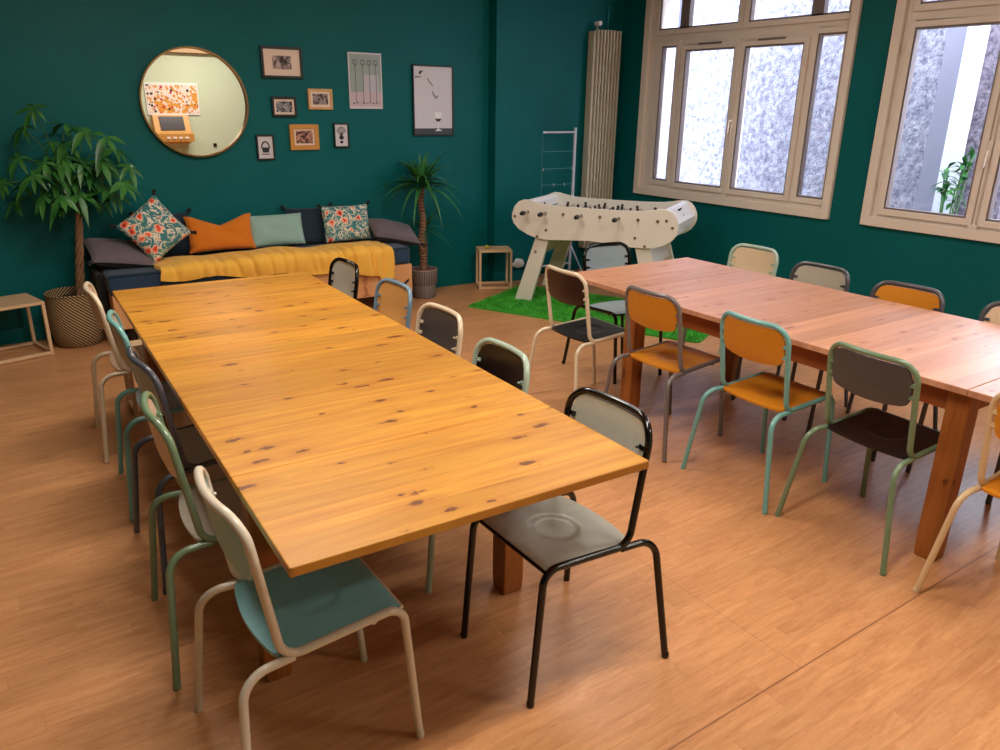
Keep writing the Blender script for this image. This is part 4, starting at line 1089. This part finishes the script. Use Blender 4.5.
def sword(mb, c, d, L, w, droop, seg=9):
    d = Vector(d).normalized(); c = Vector(c); side = d.cross(Vector((0,0,1)))
    side = side.normalized() if side.length > 1e-3 else Vector((1,0,0)); up = side.cross(d); vs = []
    for i in range(seg+1):
        f = i/seg; ww = w*(.55+.45*math.sin(PI*min(1, f*1.3+.2)))*(1-f**3); p = c+d*L*f+Vector((0,0,-1))*droop*L*f*f*f
        vs += [p-side*ww+up*ww*.4, p, p+side*ww+up*ww*.4]
    mb.add(vs, [q for i in range(seg) for q in ((3*i, 3*i+1, 3*i+4, 3*i+3), (3*i+1, 3*i+2, 3*i+5, 3*i+4))])
fo = MB(); rnd = random.Random(21)
for k in range(54):
    a = k*2.399; e = rnd.uniform(-.15, 1.0) if k > 8 else rnd.uniform(1.0, 1.5)
    d = Vector((math.cos(a)*math.cos(e), math.sin(a)*math.cos(e), math.sin(e))); sword(fo, (.0, 0, .98+.05*k/46), d, rnd.uniform(.36, .48), .026, rnd.uniform(.3, .8)*(1.1-min(1, max(0, e))*.7))
clampy(fo, .25); fo.build('crown_leaves', 'leaf_y', t, True)
fo = MB()
for k in range(26):
    a = k*2.399; e = rnd.uniform(-.1, 1.2)
    d = Vector((math.cos(a)*math.cos(e), math.sin(a)*math.cos(e), math.sin(e))); sword(fo, (.06, .08, .60+.04*k/26), d, rnd.uniform(.24, .36), .012, rnd.uniform(.1, .6))
clampy(fo, .25); fo.build('lower_leaves', 'leaf_y', t, True)

# ---------------------------------------------------------------- ceiling lights (out of the photo's frame)
def ceil_light(x, y, sx, sy, power, col, label):
    t = thing('ceiling_light', label, 'ceiling light', (x, y, H), 0, 'ceiling light panels')
    f = MB(); hx, hy = sx/2+.03, sy/2+.03
    f.box((-hx, -hy, -.07), (hx, hy, -.001)); f.build('housing', 'foos_white', t, bevel=.004)
    MB().box((-sx/2, -sy/2, -.074), (sx/2, sy/2, -.0705)).build('diffuser', emit('diffuser_glow', col+(1,), 3.0), t)
    l = bpy.data.lights.new('panel', 'AREA'); l.shape = 'RECTANGLE'; l.size = sx; l.size_y = sy; l.energy = power; l.color = col
    o = bpy.data.objects.new('lamp', l); COL.objects.link(o); o.parent = t; o.location = (0, 0, -.08)
WARM = (1.0, .92, .82)
ceil_light(1.0, 1.2, 1.2, .3, 41, WARM, 'warm ceiling panel light above the near end of the orange table')
ceil_light(1.1, 3.7, 1.2, .3, 41, WARM, 'warm ceiling panel light above the far end of the orange table')
ceil_light(3.4, 1.0, 1.2, .3, 25, WARM, 'warm ceiling panel light above the near end of the rosy-tinted table')
ceil_light(3.6, 4.1, 1.2, .3, 18, WARM, 'warm ceiling panel light above the far end of the rosy-tinted table')
ceil_light(3.6, -1.0, 1.2, .3, 40, WARM, 'warm ceiling panel light near the pale wall behind the camera')

# world: bright overcast sky
w = bpy.data.worlds.new('sky'); SC.world = w; w.use_nodes = True
bg = w.node_tree.nodes['Background']; bg.inputs['Color'].default_value = (.76, .84, 1.0, 1); bg.inputs['Strength'].default_value = 11.0

# ---------------------------------------------------------------- camera
rows = [[0.8277206199835855, -0.5609808788269088, 0.013380166089326828], [0.1766099298932665, 0.2830705039043253, 0.942698266935103], [0.5326232326110872, 0.7779277237699788, -0.33337808667183755]]
cam = bpy.data.cameras.new('camera'); co = bpy.data.objects.new('camera', cam); COL.objects.link(co)
cam.sensor_width = 36; cam.sensor_fit = 'HORIZONTAL'; cam.lens = 761.11/1000*36; cam.clip_start = .05
r_, u_, f_ = [Vector(x) for x in rows]
co.matrix_world = Matrix(((r_.x, u_.x, -f_.x, 0), (r_.y, u_.y, -f_.y, 0), (r_.z, u_.z, -f_.z, 1.7), (0, 0, 0, 1)))
SC.camera = co
SC.view_settings.view_transform = 'Standard'; SC.view_settings.look = 'None'; SC.view_settings.gamma = 1; SC.view_settings.use_curve_mapping = False
SC.view_settings.exposure = .3
